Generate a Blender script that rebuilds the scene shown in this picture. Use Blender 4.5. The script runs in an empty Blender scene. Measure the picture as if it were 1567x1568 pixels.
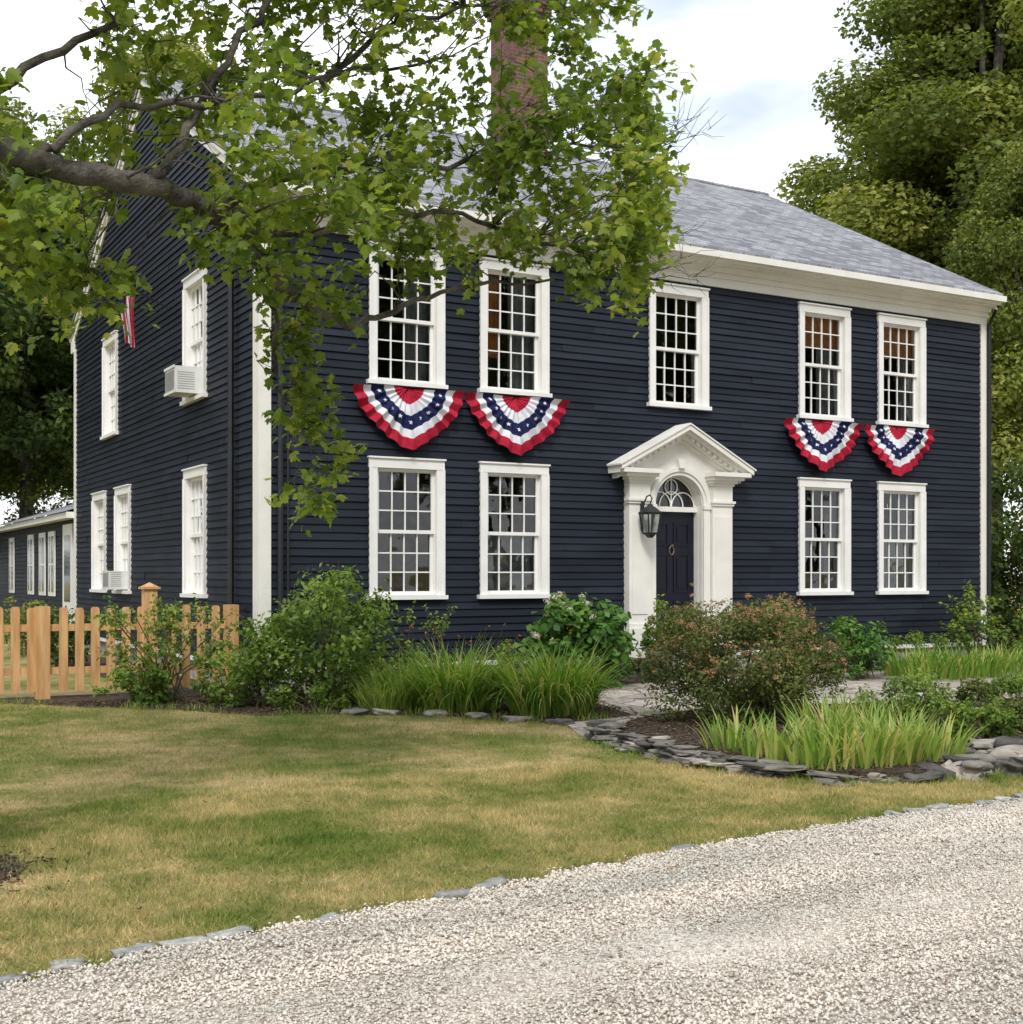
import bpy, bmesh, math, numpy as np
from mathutils import Vector
from mathutils import noise as mn
rng = np.random.default_rng(7)
sc = bpy.context.scene
sc.view_settings.view_transform='Standard'; sc.view_settings.look='None'; sc.view_settings.exposure=0

# ------------------------------------------------------------------ materials
def mat(name):
    m=bpy.data.materials.new(name); m.use_nodes=True
    nt=m.node_tree; nt.nodes.clear()
    o=nt.nodes.new('ShaderNodeOutputMaterial')
    return m,nt,o
def N(nt,t,**k):
    n=nt.nodes.new(t)
    for a,b in k.items(): setattr(n,a,b)
    return n
def ramp(nt,stops):
    r=N(nt,'ShaderNodeValToRGB'); e=r.color_ramp.elements
    while len(e)<len(stops): e.new(.5)
    for i,(p,c) in enumerate(stops):
        e[i].position=p; e[i].color=(*c,1)
    return r
def noise(nt,scale,detail=4,rough=.55,vec=None):
    n=N(nt,'ShaderNodeTexNoise'); n.inputs['Scale'].default_value=scale
    n.inputs['Detail'].default_value=detail; n.inputs['Roughness'].default_value=rough
    if vec is None:
        g=N(nt,'ShaderNodeNewGeometry'); vec=g.outputs['Position']
    nt.links.new(vec,n.inputs['Vector']); return n
def mapped(nt,scale):
    g=N(nt,'ShaderNodeNewGeometry'); mp=N(nt,'ShaderNodeMapping'); mp.inputs['Scale'].default_value=scale
    nt.links.new(g.outputs['Position'],mp.inputs[0]); return mp.outputs[0]
def mix(nt,fac,a,b,mode='MIX'):
    m=N(nt,'ShaderNodeMix',data_type='RGBA',blend_type=mode)
    for s,v in ((m.inputs[0],fac),(m.inputs[6],a),(m.inputs[7],b)):
        if hasattr(v,'is_linked') : nt.links.new(v,s)
        elif isinstance(v,(int,float)): s.default_value=v
        else: s.default_value=(*v,1)
    return m.outputs[2]
def bump(nt,h,strength,dist):
    b=N(nt,'ShaderNodeBump'); b.inputs['Strength'].default_value=strength; b.inputs['Distance'].default_value=dist
    nt.links.new(h,b.inputs['Height']); return b.outputs[0]
def simple(name,c1,c2,scale=6,rough=.6,bs=.0,bscale=40,spec=.5,bd=.01,vs=None,detail=4):
    m,nt,o=mat(name); p=N(nt,'ShaderNodeBsdfPrincipled')
    v=mapped(nt,vs) if vs else None
    n=noise(nt,scale,detail,vec=v); r=ramp(nt,[(.35,c1),(.65,c2)]); nt.links.new(n.outputs[0],r.inputs[0])
    nt.links.new(r.outputs[0],p.inputs['Base Color']); p.inputs['Roughness'].default_value=rough
    p.inputs['Specular IOR Level'].default_value=spec
    if bs>0:
        n2=noise(nt,bscale,6); nt.links.new(bump(nt,n2.outputs[0],bs,bd),p.inputs['Normal'])
    nt.links.new(p.outputs[0],o.inputs[0]); return m
def attr_mat(name,stops,rough=.55,trans=0,spec=.35,nscale=0,namt=.35,bs=0,bscale=60,nvec=None):
    m,nt,o=mat(name); p=N(nt,'ShaderNodeBsdfPrincipled')
    a=N(nt,'ShaderNodeAttribute'); a.attribute_name='rnd'
    r=ramp(nt,stops); nt.links.new(a.outputs['Fac'],r.inputs[0]); col=r.outputs[0]
    if nscale:
        n=noise(nt,nscale,4,vec=mapped(nt,nvec) if nvec else None); rr=ramp(nt,[(.3,(.55,.58,.55)),(.7,(1.28,1.22,1.15))]); nt.links.new(n.outputs[0],rr.inputs[0])
        col=mix(nt,namt,col,mix(nt,1.0,col,rr.outputs[0],'MULTIPLY'))
    nt.links.new(col,p.inputs['Base Color']); p.inputs['Roughness'].default_value=rough
    p.inputs['Specular IOR Level'].default_value=spec
    if bs:
        n2=noise(nt,bscale); nt.links.new(bump(nt,n2.outputs[0],bs,.01),p.inputs['Normal'])
    if trans:
        t=N(nt,'ShaderNodeBsdfTranslucent'); 
        c2=mix(nt,1.0,col,(1.3,1.35,.7),'MULTIPLY'); nt.links.new(c2,t.inputs[0])
        ms=N(nt,'ShaderNodeMixShader'); ms.inputs[0].default_value=trans
        nt.links.new(p.outputs[0],ms.inputs[1]); nt.links.new(t.outputs[0],ms.inputs[2]); nt.links.new(ms.outputs[0],o.inputs[0])
    else: nt.links.new(p.outputs[0],o.inputs[0])
    return m

M={}
M['siding']=attr_mat('navy_clapboard_paint',[(0,(.0082,.0118,.021)),(.5,(.0118,.0165,.0285)),(1,(.0175,.0235,.0385))],rough=.55,spec=.25,nscale=1.6,namt=.8,bs=.3,bscale=22,nvec=(.6,1,2.2))
M['white']=simple('white_trim_paint',(.78,.77,.74),(.85,.84,.81),3,.5,.1,30)
M['cream']=simple('cream_trim_paint',(.74,.72,.66),(.81,.79,.73),2.5,.55,.15,30)
M['dark']=simple('dark_metal',(.008,.009,.013),(.015,.016,.022),5,.45)
M['door']=simple('navy_door_paint',(.006,.007,.016),(.009,.010,.020),4,.35,spec=.3)
M['curtain']=simple('curtain_cloth',(.20,.21,.23),(.36,.36,.37),6,.9)
M['orange']=simple('warm_light_cloth',(.55,.22,.07),(.75,.34,.12),8,.9)  # orange colour stands in for warm indoor light at the upper windows
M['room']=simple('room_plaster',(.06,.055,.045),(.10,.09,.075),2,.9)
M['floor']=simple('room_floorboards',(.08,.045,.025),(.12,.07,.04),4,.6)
M['found']=simple('foundation_stone',(.17,.16,.14),(.40,.38,.34),5,.9,.8,12,bd=.03)
M['ac']=simple('ac_plastic',(.66,.66,.64),(.72,.72,.70),5,.5)
M['grille']=simple('ac_grille',(.28,.28,.28),(.38,.38,.38),40,.6)
M['red']=simple('bunting_red_cloth',(.34,.010,.03),(.45,.02,.05),15,.85,spec=.2)
M['bwhite']=simple('bunting_white_cloth',(.60,.61,.65),(.74,.74,.77),10,.85,spec=.2)
M['blue']=simple('bunting_navy_cloth',(.009,.012,.06),(.015,.021,.085),15,.85,spec=.2)
M['brass']=simple('aged_brass',(.12,.09,.06),(.2,.15,.09),10,.4)
m,nt,o=mat('window_glass'); gl=N(nt,'ShaderNodeBsdfGlossy'); gl.inputs['Roughness'].default_value=.012
tr=N(nt,'ShaderNodeBsdfTransparent'); tr.inputs[0].default_value=(.82,.87,.86,1)
fr=N(nt,'ShaderNodeFresnel'); fr.inputs[0].default_value=1.55
n=noise(nt,2.2,2); nt.links.new(bump(nt,n.outputs[0],.3,.02),gl.inputs['Normal'])
mr=N(nt,'ShaderNodeMath',operation='MULTIPLY_ADD'); mr.inputs[1].default_value=1.2; mr.inputs[2].default_value=.03
nt.links.new(fr.outputs[0],mr.inputs[0])
ms=N(nt,'ShaderNodeMixShader'); nt.links.new(mr.outputs[0],ms.inputs[0]); nt.links.new(tr.outputs[0],ms.inputs[1]); nt.links.new(gl.outputs[0],ms.inputs[2]); nt.links.new(ms.outputs[0],o.inputs[0]); M['glass']=m
m,nt,o=mat('asphalt_shingles'); p=N(nt,'ShaderNodeBsdfPrincipled'); g=N(nt,'ShaderNodeNewGeometry')
sx=N(nt,'ShaderNodeSeparateXYZ'); nt.links.new(g.outputs['Position'],sx.inputs[0])
mm=N(nt,'ShaderNodeMath',operation='MULTIPLY'); mm.inputs[1].default_value=2.1; nt.links.new(sx.outputs[2],mm.inputs[0])
cb=N(nt,'ShaderNodeCombineXYZ'); nt.links.new(sx.outputs[0],cb.inputs[0]); nt.links.new(mm.outputs[0],cb.inputs[1])
bt=N(nt,'ShaderNodeTexBrick'); bt.inputs['Scale'].default_value=1; bt.inputs['Brick Width'].default_value=.27; bt.inputs['Row Height'].default_value=.145
bt.inputs['Mortar Size'].default_value=.007; bt.inputs['Color1'].default_value=(.16,.163,.175,1); bt.inputs['Color2'].default_value=(.36,.362,.375,1); bt.inputs['Mortar'].default_value=(.08,.08,.09,1)
nt.links.new(cb.outputs[0],bt.inputs['Vector'])
n=noise(nt,22,6,.7); rr=ramp(nt,[(.3,(.6,.6,.62)),(.7,(1.3,1.3,1.3))]); nt.links.new(n.outputs[0],rr.inputs[0])
c=mix(nt,1.0,bt.outputs[0],rr.outputs[0],'MULTIPLY')
n=noise(nt,.6,4); rr=ramp(nt,[(.3,(.88,.88,.9)),(.7,(1.1,1.1,1.1))]); nt.links.new(n.outputs[0],rr.inputs[0])
c=mix(nt,1.0,c,rr.outputs[0],'MULTIPLY')
nt.links.new(c,p.inputs['Base Color']); p.inputs['Roughness'].default_value=.9
nt.links.new(bump(nt,bt.outputs['Fac'],-.6,.012),p.inputs['Normal']); nt.links.new(p.outputs[0],o.inputs[0]); M['roof']=m
m,nt,o=mat('chimney_brick'); p=N(nt,'ShaderNodeBsdfPrincipled'); g=N(nt,'ShaderNodeNewGeometry')
sx=N(nt,'ShaderNodeSeparateXYZ'); nt.links.new(g.outputs['Position'],sx.inputs[0])
ad=N(nt,'ShaderNodeMath',operation='ADD'); nt.links.new(sx.outputs[0],ad.inputs[0]); nt.links.new(sx.outputs[1],ad.inputs[1])
cb=N(nt,'ShaderNodeCombineXYZ'); nt.links.new(ad.outputs[0],cb.inputs[0]); nt.links.new(sx.outputs[2],cb.inputs[1])
bt=N(nt,'ShaderNodeTexBrick'); bt.inputs['Scale'].default_value=1; bt.inputs['Brick Width'].default_value=.21; bt.inputs['Row Height'].default_value=.075
bt.inputs['Mortar Size'].default_value=.006; bt.inputs['Color1'].default_value=(.20,.085,.055,1); bt.inputs['Color2'].default_value=(.12,.055,.04,1); bt.inputs['Mortar'].default_value=(.20,.18,.16,1)
nt.links.new(cb.outputs[0],bt.inputs['Vector'])
n=noise(nt,3,5); rr=ramp(nt,[(.3,(.6,.6,.62)),(.7,(1.2,1.2,1.2))]); nt.links.new(n.outputs[0],rr.inputs[0])
nt.links.new(mix(nt,1.0,bt.outputs[0],rr.outputs[0],'MULTIPLY'),p.inputs['Base Color']); p.inputs['Roughness'].default_value=.9
nt.links.new(p.outputs[0],o.inputs[0]); M['brick']=m
def lawn_mat(name,blade):
    m,nt,o=mat(name); p=N(nt,'ShaderNodeBsdfPrincipled')
    n=noise(nt,.46,7,.72); r=ramp(nt,[(.33,(.145,.205,.05)),(.42,(.225,.26,.078)),(.485,(.35,.325,.145)),(.55,(.52,.425,.24)),(.68,(.64,.51,.33))]); nt.links.new(n.outputs[0],r.inputs[0])
    n2=noise(nt,4,6,.75); r2=ramp(nt,[(.3,(.62,.72,.56)),(.7,(1.28,1.2,1.18))]); nt.links.new(n2.outputs[0],r2.inputs[0])
    c=mix(nt,1.0,r.outputs[0],r2.outputs[0],'MULTIPLY')
    if blade:
        a=N(nt,'ShaderNodeAttribute'); a.attribute_name='rnd'
        r3=ramp(nt,[(0,(.6,.8,.5)),(.6,(1.05,1.1,.9)),(.88,(1.45,1.32,1.25)),(1,(1.7,1.45,1.4))]); nt.links.new(a.outputs['Fac'],r3.inputs[0])
        c=mix(nt,1.0,c,r3.outputs[0],'MULTIPLY')
    else:
        n3=noise(nt,90,3); nt.links.new(bump(nt,n3.outputs[0],.8,.02),p.inputs['Normal'])
        c=mix(nt,1.0,c,(.85,.8,.75),'MULTIPLY')
    nt.links.new(c,p.inputs['Base Color']); p.inputs['Roughness'].default_value=.8; p.inputs['Specular IOR Level'].default_value=.12
    if blade:
        t=N(nt,'ShaderNodeBsdfTranslucent'); nt.links.new(c,t.inputs[0])
        ms=N(nt,'ShaderNodeMixShader'); ms.inputs[0].default_value=.35
        nt.links.new(p.outputs[0],ms.inputs[1]); nt.links.new(t.outputs[0],ms.inputs[2]); nt.links.new(ms.outputs[0],o.inputs[0])
    else: nt.links.new(p.outputs[0],o.inputs[0])
    return m
M['lawn']=lawn_mat('lawn_ground',False); M['blade']=lawn_mat('lawn_blades',True)
m,nt,o=mat('gravel'); p=N(nt,'ShaderNodeBsdfPrincipled'); g=N(nt,'ShaderNodeNewGeometry')
v=N(nt,'ShaderNodeTexVoronoi'); v.inputs['Scale'].default_value=55; nt.links.new(g.outputs['Position'],v.inputs['Vector'])
sp=N(nt,'ShaderNodeSeparateColor'); nt.links.new(v.outputs['Color'],sp.inputs[0])
r=ramp(nt,[(0,(.30,.25,.20)),(.5,(.52,.47,.41)),(1,(.72,.67,.60))]); nt.links.new(sp.outputs[0],r.inputs[0])
n=noise(nt,1.2,5); r2=ramp(nt,[(.35,(.8,.77,.73)),(.65,(1.08,1.08,1.08))]); nt.links.new(n.outputs[0],r2.inputs[0])
nt.links.new(mix(nt,1.0,r.outputs[0],r2.outputs[0],'MULTIPLY'),p.inputs['Base Color']); p.inputs['Roughness'].default_value=.95
nt.links.new(bump(nt,v.outputs['Distance'],-.8,.02),p.inputs['Normal']); nt.links.new(p.outputs[0],o.inputs[0]); M['gravel']=m
M['pebble']=attr_mat('gravel_stones',[(0,(.24,.18,.135)),(.2,(.48,.41,.34)),(.55,(.69,.64,.57)),(1,(.86,.82,.76))],rough=.9,nscale=1.3,namt=.6,nvec=(.3,1.9,1))
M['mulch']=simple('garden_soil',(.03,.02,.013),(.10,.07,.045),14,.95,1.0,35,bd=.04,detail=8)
M['chips']=attr_mat('mulch_chips',[(0,(.03,.018,.01)),(.6,(.10,.06,.035)),(1,(.26,.19,.11))],rough=.9)
m,nt,o=mat('flagstone'); p=N(nt,'ShaderNodeBsdfPrincipled'); g=N(nt,'ShaderNodeNewGeometry')
v=N(nt,'ShaderNodeTexVoronoi',feature='DISTANCE_TO_EDGE'); v.inputs['Scale'].default_value=1.7; v2=N(nt,'ShaderNodeTexVoronoi'); v2.inputs['Scale'].default_value=1.7
nw=noise(nt,2,3); vm=N(nt,'ShaderNodeVectorMath',operation='MULTIPLY_ADD'); vm.inputs[1].default_value=(.25,.25,0); nt.links.new(nw.outputs['Color'],vm.inputs[0]); nt.links.new(g.outputs['Position'],vm.inputs[2])
nt.links.new(vm.outputs[0],v.inputs['Vector']); nt.links.new(vm.outputs[0],v2.inputs['Vector'])
sp=N(nt,'ShaderNodeSeparateColor'); nt.links.new(v2.outputs['Color'],sp.inputs[0])
r=ramp(nt,[(0,(.30,.27,.25)),(.5,(.44,.39,.35)),(1,(.56,.50,.45))]); nt.links.new(sp.outputs[0],r.inputs[0])
r2=ramp(nt,[(.01,(.35,.32,.22)),(.035,(1,1,1))]); nt.links.new(v.outputs[0],r2.inputs[0])
n=noise(nt,9,5); r3=ramp(nt,[(.3,(.6,.6,.6)),(.7,(1.2,1.15,1.1))]); nt.links.new(n.outputs[0],r3.inputs[0])
c=mix(nt,1.0,mix(nt,1.0,r.outputs[0],r2.outputs[0],'MULTIPLY'),r3.outputs[0],'MULTIPLY')
nt.links.new(c,p.inputs['Base Color']); p.inputs['Roughness'].default_value=.85
nt.links.new(bump(nt,r2.outputs[0],.6,.02),p.inputs['Normal']); nt.links.new(p.outputs[0],o.inputs[0]); M['flag']=m
M['rock']=attr_mat('field_stone',[(0,(.08,.076,.075)),(.4,(.16,.15,.14)),(.75,(.27,.25,.225)),(1,(.46,.42,.38))],rough=.92,nscale=7,namt=1.0,bs=1.0,bscale=14)
M['granite']=attr_mat('granite_cobble',[(0,(.26,.27,.28)),(1,(.46,.46,.45))],rough=.88,nscale=25,namt=1.0,bs=1.0,bscale=22)
M['cedar']=simple('cedar_wood',(.46,.24,.09),(.66,.40,.18),3,.65,.2,20,vs=(6,6,.6))
M['bark']=simple('maple_bark',(.028,.023,.018),(.21,.19,.155),5,.95,1.0,26,bd=.05,detail=9)
M['maple']=attr_mat('maple_leaf',[(0,(.085,.14,.02)),(.45,(.19,.275,.038)),(.8,(.31,.39,.06)),(1,(.43,.44,.09))],rough=.5,trans=.5,nscale=1.1,namt=.6)
M['tree1']=attr_mat('oak_foliage',[(0,(.09,.13,.025)),(.5,(.23,.275,.055)),(1,(.40,.40,.11))],rough=.65,trans=.4,nscale=.35,namt=.7)
M['tree2']=attr_mat('dark_foliage',[(0,(.035,.07,.016)),(.5,(.09,.145,.03)),(1,(.17,.23,.055))],rough=.65,trans=.35,nscale=.35,namt=.7)
M['rose']=attr_mat('rose_leaf',[(0,(.06,.12,.018)),(.5,(.16,.26,.042)),(1,(.33,.42,.09))],rough=.5,trans=.4,nscale=2,namt=.6)
M['hyd']=attr_mat('hydrangea_leaf',[(0,(.035,.09,.015)),(.5,(.085,.20,.035)),(1,(.20,.33,.07))],rough=.45,trans=.3,nscale=3)
M['hydf']=attr_mat('hydrangea_flower',[(0,(.42,.36,.27)),(1,(.70,.65,.52))],rough=.8,trans=.2)
M['spirea']=attr_mat('spirea_leaf',[(0,(.05,.08,.018)),(.5,(.12,.15,.038)),(1,(.25,.26,.075))],rough=.6,trans=.35,nscale=3)
M['spf']=attr_mat('spirea_seedheads',[(0,(.22,.115,.06)),(1,(.52,.32,.18))],rough=.9,trans=.2)
M['lily']=attr_mat('daylily_leaf',[(0,(.09,.20,.022)),(.5,(.20,.36,.055)),(.82,(.38,.48,.10)),(1,(.64,.50,.2))],rough=.45,trans=.4,nscale=2)
M['iris']=attr_mat('iris_leaf',[(0,(.15,.27,.045)),(.5,(.30,.42,.09)),(.85,(.48,.52,.16)),(1,(.6,.48,.22))],rough=.5,trans=.4,nscale=2)
M['orangef']=attr_mat('lily_flower',[(0,(.5,.10,.02)),(1,(.65,.25,.04))],rough=.6,trans=.2)
M['yellowf']=attr_mat('yellow_flower',[(0,(.6,.45,.03)),(1,(.7,.6,.06))],rough=.6,trans=.2)
M['stem']=simple('stems',(.05,.045,.02),(.11,.09,.045),10,.8)
M['pot']=simple('planter',(.10,.09,.08),(.18,.16,.14),8,.7)

# ------------------------------------------------------------------ mesh helpers
def link(ob,parent=None):
    sc.collection.objects.link(ob)
    if parent: ob.parent=parent
    return ob
def empty(name,loc=(0,0,0),rotz=0):
    e=bpy.data.objects.new(name,None); e.location=loc; e.rotation_euler=(0,0,rotz); return link(e)
def npmesh(name,V,F,mt,rnd=None,parent=None,smooth=False,mk=True):
    V=np.asarray(V,dtype=np.float32); F=np.asarray(F,dtype=np.int32); k=F.shape[1]
    me=bpy.data.meshes.new(name); me.vertices.add(len(V)); me.vertices.foreach_set('co',V.ravel())
    me.loops.add(F.size); me.loops.foreach_set('vertex_index',F.ravel())
    me.polygons.add(len(F)); me.polygons.foreach_set('loop_start',np.arange(0,F.size,k,dtype=np.int32))
    if rnd is not None:
        a=me.attributes.new('rnd','FLOAT','POINT'); a.data.foreach_set('value',np.asarray(rnd,dtype=np.float32))
    me.materials.append(mt); me.update(calc_edges=True); me.validate()
    if smooth: me.polygons.foreach_set('use_smooth',np.ones(len(F),dtype=bool))
    if not mk: return me
    return link(bpy.data.objects.new(name,me),parent)
FRONT=lambda w,n,z:(w,-n,z)
SIDE=lambda w,n,z:(-n,w,z)
RIGHT=lambda w,n,z:(14.05+n,w,z)
BACK=lambda w,n,z:(w,12.35+n,z)
WORLD=lambda x,y,z:(x,y,z)
class G:
    def __init__(s,fr=FRONT): s.v=[];s.f=[];s.fr=fr;s.mi=[];s.cur=0
    def add(s,vs,fs):
        b=len(s.v); s.v+= [s.fr(*q) for q in vs]; s.f+=[[b+i for i in f] for f in fs]; s.mi+=[s.cur]*len(fs)
    def box(s,a,b,c,d,e,f):
        s.add([(a,c,e),(b,c,e),(b,d,e),(a,d,e),(a,c,f),(b,c,f),(b,d,f),(a,d,f)],[(0,3,2,1),(4,5,6,7),(0,1,5,4),(1,2,6,5),(2,3,7,6),(3,0,4,7)])
    def prism(s,poly,n0,n1):
        k=len(poly); vs=[(w,n0,z) for w,z in poly]+[(w,n1,z) for w,z in poly]
        s.add(vs,[list(range(k)),list(range(2*k-1,k-1,-1))]+[(i,(i+1)%k,(i+1)%k+k,i+k) for i in range(k)])
    def tube(s,pts,rad,n=6,cap=True):
        pts=[Vector(p) for p in pts]; b=len(s.v); K=len(pts)
        if not hasattr(rad,'__len__'): rad=[rad]*K
        up=Vector((0,0,1))
        for i,p in enumerate(pts):
            t=(pts[min(i+1,K-1)]-pts[max(i-1,0)]).normalized()
            x=t.cross(up)
            if x.length<.05: x=t.cross(Vector((1,0,0)))
            x.normalize(); y=t.cross(x)
            for j in range(n):
                a=2*math.pi*j/n; q=p+(x*math.cos(a)+y*math.sin(a))*rad[i]; s.v.append(s.fr(*q))
        for i in range(K-1):
            for j in range(n):
                s.f.append([b+i*n+j,b+i*n+(j+1)%n,b+(i+1)*n+(j+1)%n,b+(i+1)*n+j]); s.mi.append(s.cur)
        if cap:
            s.f.append([b+j for j in range(n)][::-1]); s.f.append([b+(K-1)*n+j for j in range(n)]); s.mi+=[s.cur]*2
    def make(s,name,mts,parent=None,smooth=False,recalc=True):
        me=bpy.data.meshes.new(name); me.from_pydata(s.v,[],s.f)
        if not isinstance(mts,(list,tuple)): mts=[mts]
        for m_ in mts: me.materials.append(m_)
        me.polygons.foreach_set('material_index',s.mi)
        if recalc:
            bm=bmesh.new(); bm.from_mesh(me); bmesh.ops.recalc_face_normals(bm,faces=bm.faces); bm.to_mesh(me); bm.free()
        if smooth: me.polygons.foreach_set('use_smooth',[True]*len(me.polygons))
        me.update()
        return link(bpy.data.objects.new(name,me),parent)

# ------------------------------------------------------------------ HOUSE
L=14.05; D=12.35; ZB=.36; ZT=6.30; RY=6.17; RZ=10.30; EZ=6.80; OV=.30
slope=(RZ-EZ)/(RY+OV)
house=empty('colonial_house')
LOW=(1.26,3.24); UPP=(4.27,6.22)
fw=[(2.13,*LOW),(3.88,*LOW),(10.03,*LOW),(11.88,*LOW),(2.13,*UPP),(3.88,*UPP),(6.91,*UPP),(10.03,*UPP),(11.88,*UPP)]
sw=[(3.0,*LOW),(7.8,*LOW),(9.85,*LOW),(3.0,*UPP),(8.85,*UPP)]
WW=1.15; CW=.115
def opn(ws): return [(c-WW/2+CW,c+WW/2-CW,a+.06,b-.13) for c,a,b in ws]
def siding(name,fr,w0,w1,z0,z1,ops,span=None,ex=.108):
    V=[];F=[];R=[]
    zb=z0
    while zb<z1-1e-3:
        zt=min(zb+ex,z1)
        cuts=sorted({zb,zt}|{z for o_ in ops for z in (o_[2],o_[3]) if zb<z<zt})
        joints=sorted(rng.uniform(w0,w1,4)); jr=rng.random(5); jn=rng.uniform(-.004,.004,5)
        for a,b in zip(cuts[:-1],cuts[1:]):
            lo,hi=(w0,w1) if span is None else span((a+b)/2)
            if hi-lo<.05: continue
            iv=[(lo,hi)]
            for o_ in ops:
                if a>=o_[2]-1e-6 and b<=o_[3]+1e-6:
                    nv=[]
                    for p,q in iv:
                        if o_[0]>p and o_[0]<q: nv.append((p,o_[0]))
                        if o_[1]>p and o_[1]<q: nv.append((o_[1],q))
                        if o_[1]<=p or o_[0]>=q: nv.append((p,q))
                    iv=nv
            for p,q in iv:
                pts=[p]+[j for j in joints if p+.02<j<q-.02]+[q]
                for s0,s1 in zip(pts[:-1],pts[1:]):
                    ji=int(np.searchsorted(joints,(s0+s1)/2)); r=jr[ji]; dn=jn[ji]
                    nn=lambda z:.030-.024*(z-zb)/ex+dn
                    i=len(V); V+=[fr(s0,nn(a),a),fr(s1,nn(a),a),fr(s1,nn(b),b),fr(s0,nn(b),b)]; F.append((i,i+1,i+2,i+3)); R+=[r]*4
                    if a==zb:
                        i=len(V); V+=[fr(s0,-.002,a),fr(s1,-.002,a),fr(s1,nn(a),a),fr(s0,nn(a),a)]; F.append((i,i+1,i+2,i+3)); R+=[r]*4
        zb=zt
    return npmesh(name,V,F,M['siding'],R,house)
XC=6.86
gsp=lambda z:( (0,D) if z<EZ-.1 else ((z-EZ)/slope-OV+.05, D-((z-EZ)/slope-OV)-.05))
siding('front_clapboards',FRONT,.0,L,ZB,ZT,opn(fw)+[(XC-.52,XC+.52,ZB,3.2)])
siding('gable_clapboards',SIDE,.0,D,ZB,RZ-.15,opn(sw),gsp)
siding('right_gable_clapboards',RIGHT,.0,D,ZB,RZ-.15,[],gsp)
siding('rear_clapboards',BACK,.0,L,ZB,EZ-.1,[])
g=G(WORLD); g.box(.03,L-.03,.03,.25,-.2,ZB-.04); g.box(.03,.25,.25,D-.03,-.2,ZB-.04); g.box(L-.25,L-.03,.25,D-.03,-.2,ZB-.04); g.box(.03,L-.03,D-.25,D-.03,-.2,ZB-.04)
g.make('stone_foundation',M['found'],house)
g=G(WORLD); g.box(-.035,L+.035,-.035,.02,ZB-.07,ZB-.001); g.box(-.035,.02,.021,D,ZB-.07,ZB-.002)
g.make('sill_board',M['white'],house)
g=G(WORLD)
g.box(-.045,.13,-.045,.02,ZB,ZT); g.box(-.047,.02,.021,.19,ZB,ZT+.25)
g.box(L-.10,L+.045,-.045,.02,ZB,ZT); g.box(L+.0,L+.047,.021,.2,ZB,ZT)
g.box(-.046,.02,D-.12,D+.045,ZB,ZT+.2)
g.box(-.05,L+.05,-.05,.02,ZT,6.52)
g.box(-.055,L+.055,-.085,-.051,6.44,6.52)
g.box(-.06,L+.06,-.14,.0,6.521,6.60)
g.box(-.07,L+.07,-OV+.02,.0,6.601,6.69)
g.box(-.08,L+.08,-OV-.05,-OV+.019,6.62,6.78)
g.box(-.06,.0,D,D+.3,6.45,6.75)
g.make('cornice_and_corner_boards',M['cream'],house)
def rk(off,th): 
    y0=-OV;y1=D+OV
    return [(y0,EZ-off),(RY,RZ-off),(y1,EZ-off),(y1,EZ-off-th),(RY,RZ-off-th),(y0,EZ-off-th)]
for fr_,nm in ((SIDE,'rake_trim'),(RIGHT,'rake_trim_right')):
    g=G(fr_)
    for half in (0,1):
        p=rk(.02,.24); q=[p[0],p[1],p[4],p[5]] if half==0 else [p[1],p[2],p[3],p[4]]
        g.prism(q,0,.05)
        p=rk(.021,.09); q=[p[0],p[1],p[4],p[5]] if half==0 else [p[1],p[2],p[3],p[4]]
        g.prism(q,.051,.085)
    g.make(nm,M['cream'],house)
g=G(WORLD)
def slab(y0,z0,y1,z1,x0,x1,t=.06):
    g.add([(x0,y0,z0),(x1,y0,z0),(x1,y1,z1),(x0,y1,z1),(x0,y0,z0+t),(x1,y0,z0+t),(x1,y1,z1+t),(x0,y1,z1+t)],[(0,3,2,1),(4,5,6,7),(0,1,5,4),(1,2,6,5),(2,3,7,6),(3,0,4,7)])
slab(-OV-.07,EZ-.03,RY,RZ,-.11,L+.11); slab(RY+.001,RZ,D+OV+.07,EZ-.03,-.11,L+.11)
g.tube([(-.11,RY,RZ+.05),(L+.11,RY,RZ+.05)],.06)
g.make('shingle_roof',M['roof'],house)
g=G(WORLD); g.box(-.1,L+.1,-OV-.16,-OV-.052,6.66,6.765); g.make('gutter',M['cream'],house)
g=G(WORLD); g.tube([(.24,-.09,.45),(.24,-.09,6.3),(.24,-.25,6.62)],.04); g.tube([(-.09,1.02,.45),(-.09,1.02,7.0)],.045)
g.tube([(L+.09,-.07,.4),(L+.09,-.07,6.3),(L+.05,-.3,6.62)],.04)
g.tube([(.36,-.06,.45),(.36,-.06,3.6)],.018)
g.make('downspouts',M['dark'],house)
g=G(WORLD); cx=7.55; hw=.43
g.box(cx-hw,cx+hw,RY-.42,RY+.42,RZ-.8,13.0); g.box(cx-hw-.06,cx+hw+.06,RY-.48,RY+.48,13.001,13.15); g.box(cx-hw-.12,cx+hw+.12,RY-.54,RY+.54,13.151,13.35)
g.make('brick_chimney',M['brick'],house)
g=G(WORLD); g.box(cx-.34,cx-.06,RY-.2,RY+.2,13.351,13.6); g.box(cx+.06,cx+.34,RY-.2,RY+.2,13.351,13.6); g.make('chimney_pots',M['pot'],house)
g=G(WORLD)
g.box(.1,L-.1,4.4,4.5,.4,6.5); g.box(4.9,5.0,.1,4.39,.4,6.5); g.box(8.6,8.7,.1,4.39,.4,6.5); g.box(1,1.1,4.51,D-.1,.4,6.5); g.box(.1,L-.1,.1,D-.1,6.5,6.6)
g.make('interior_walls',M['room'],house)
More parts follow.
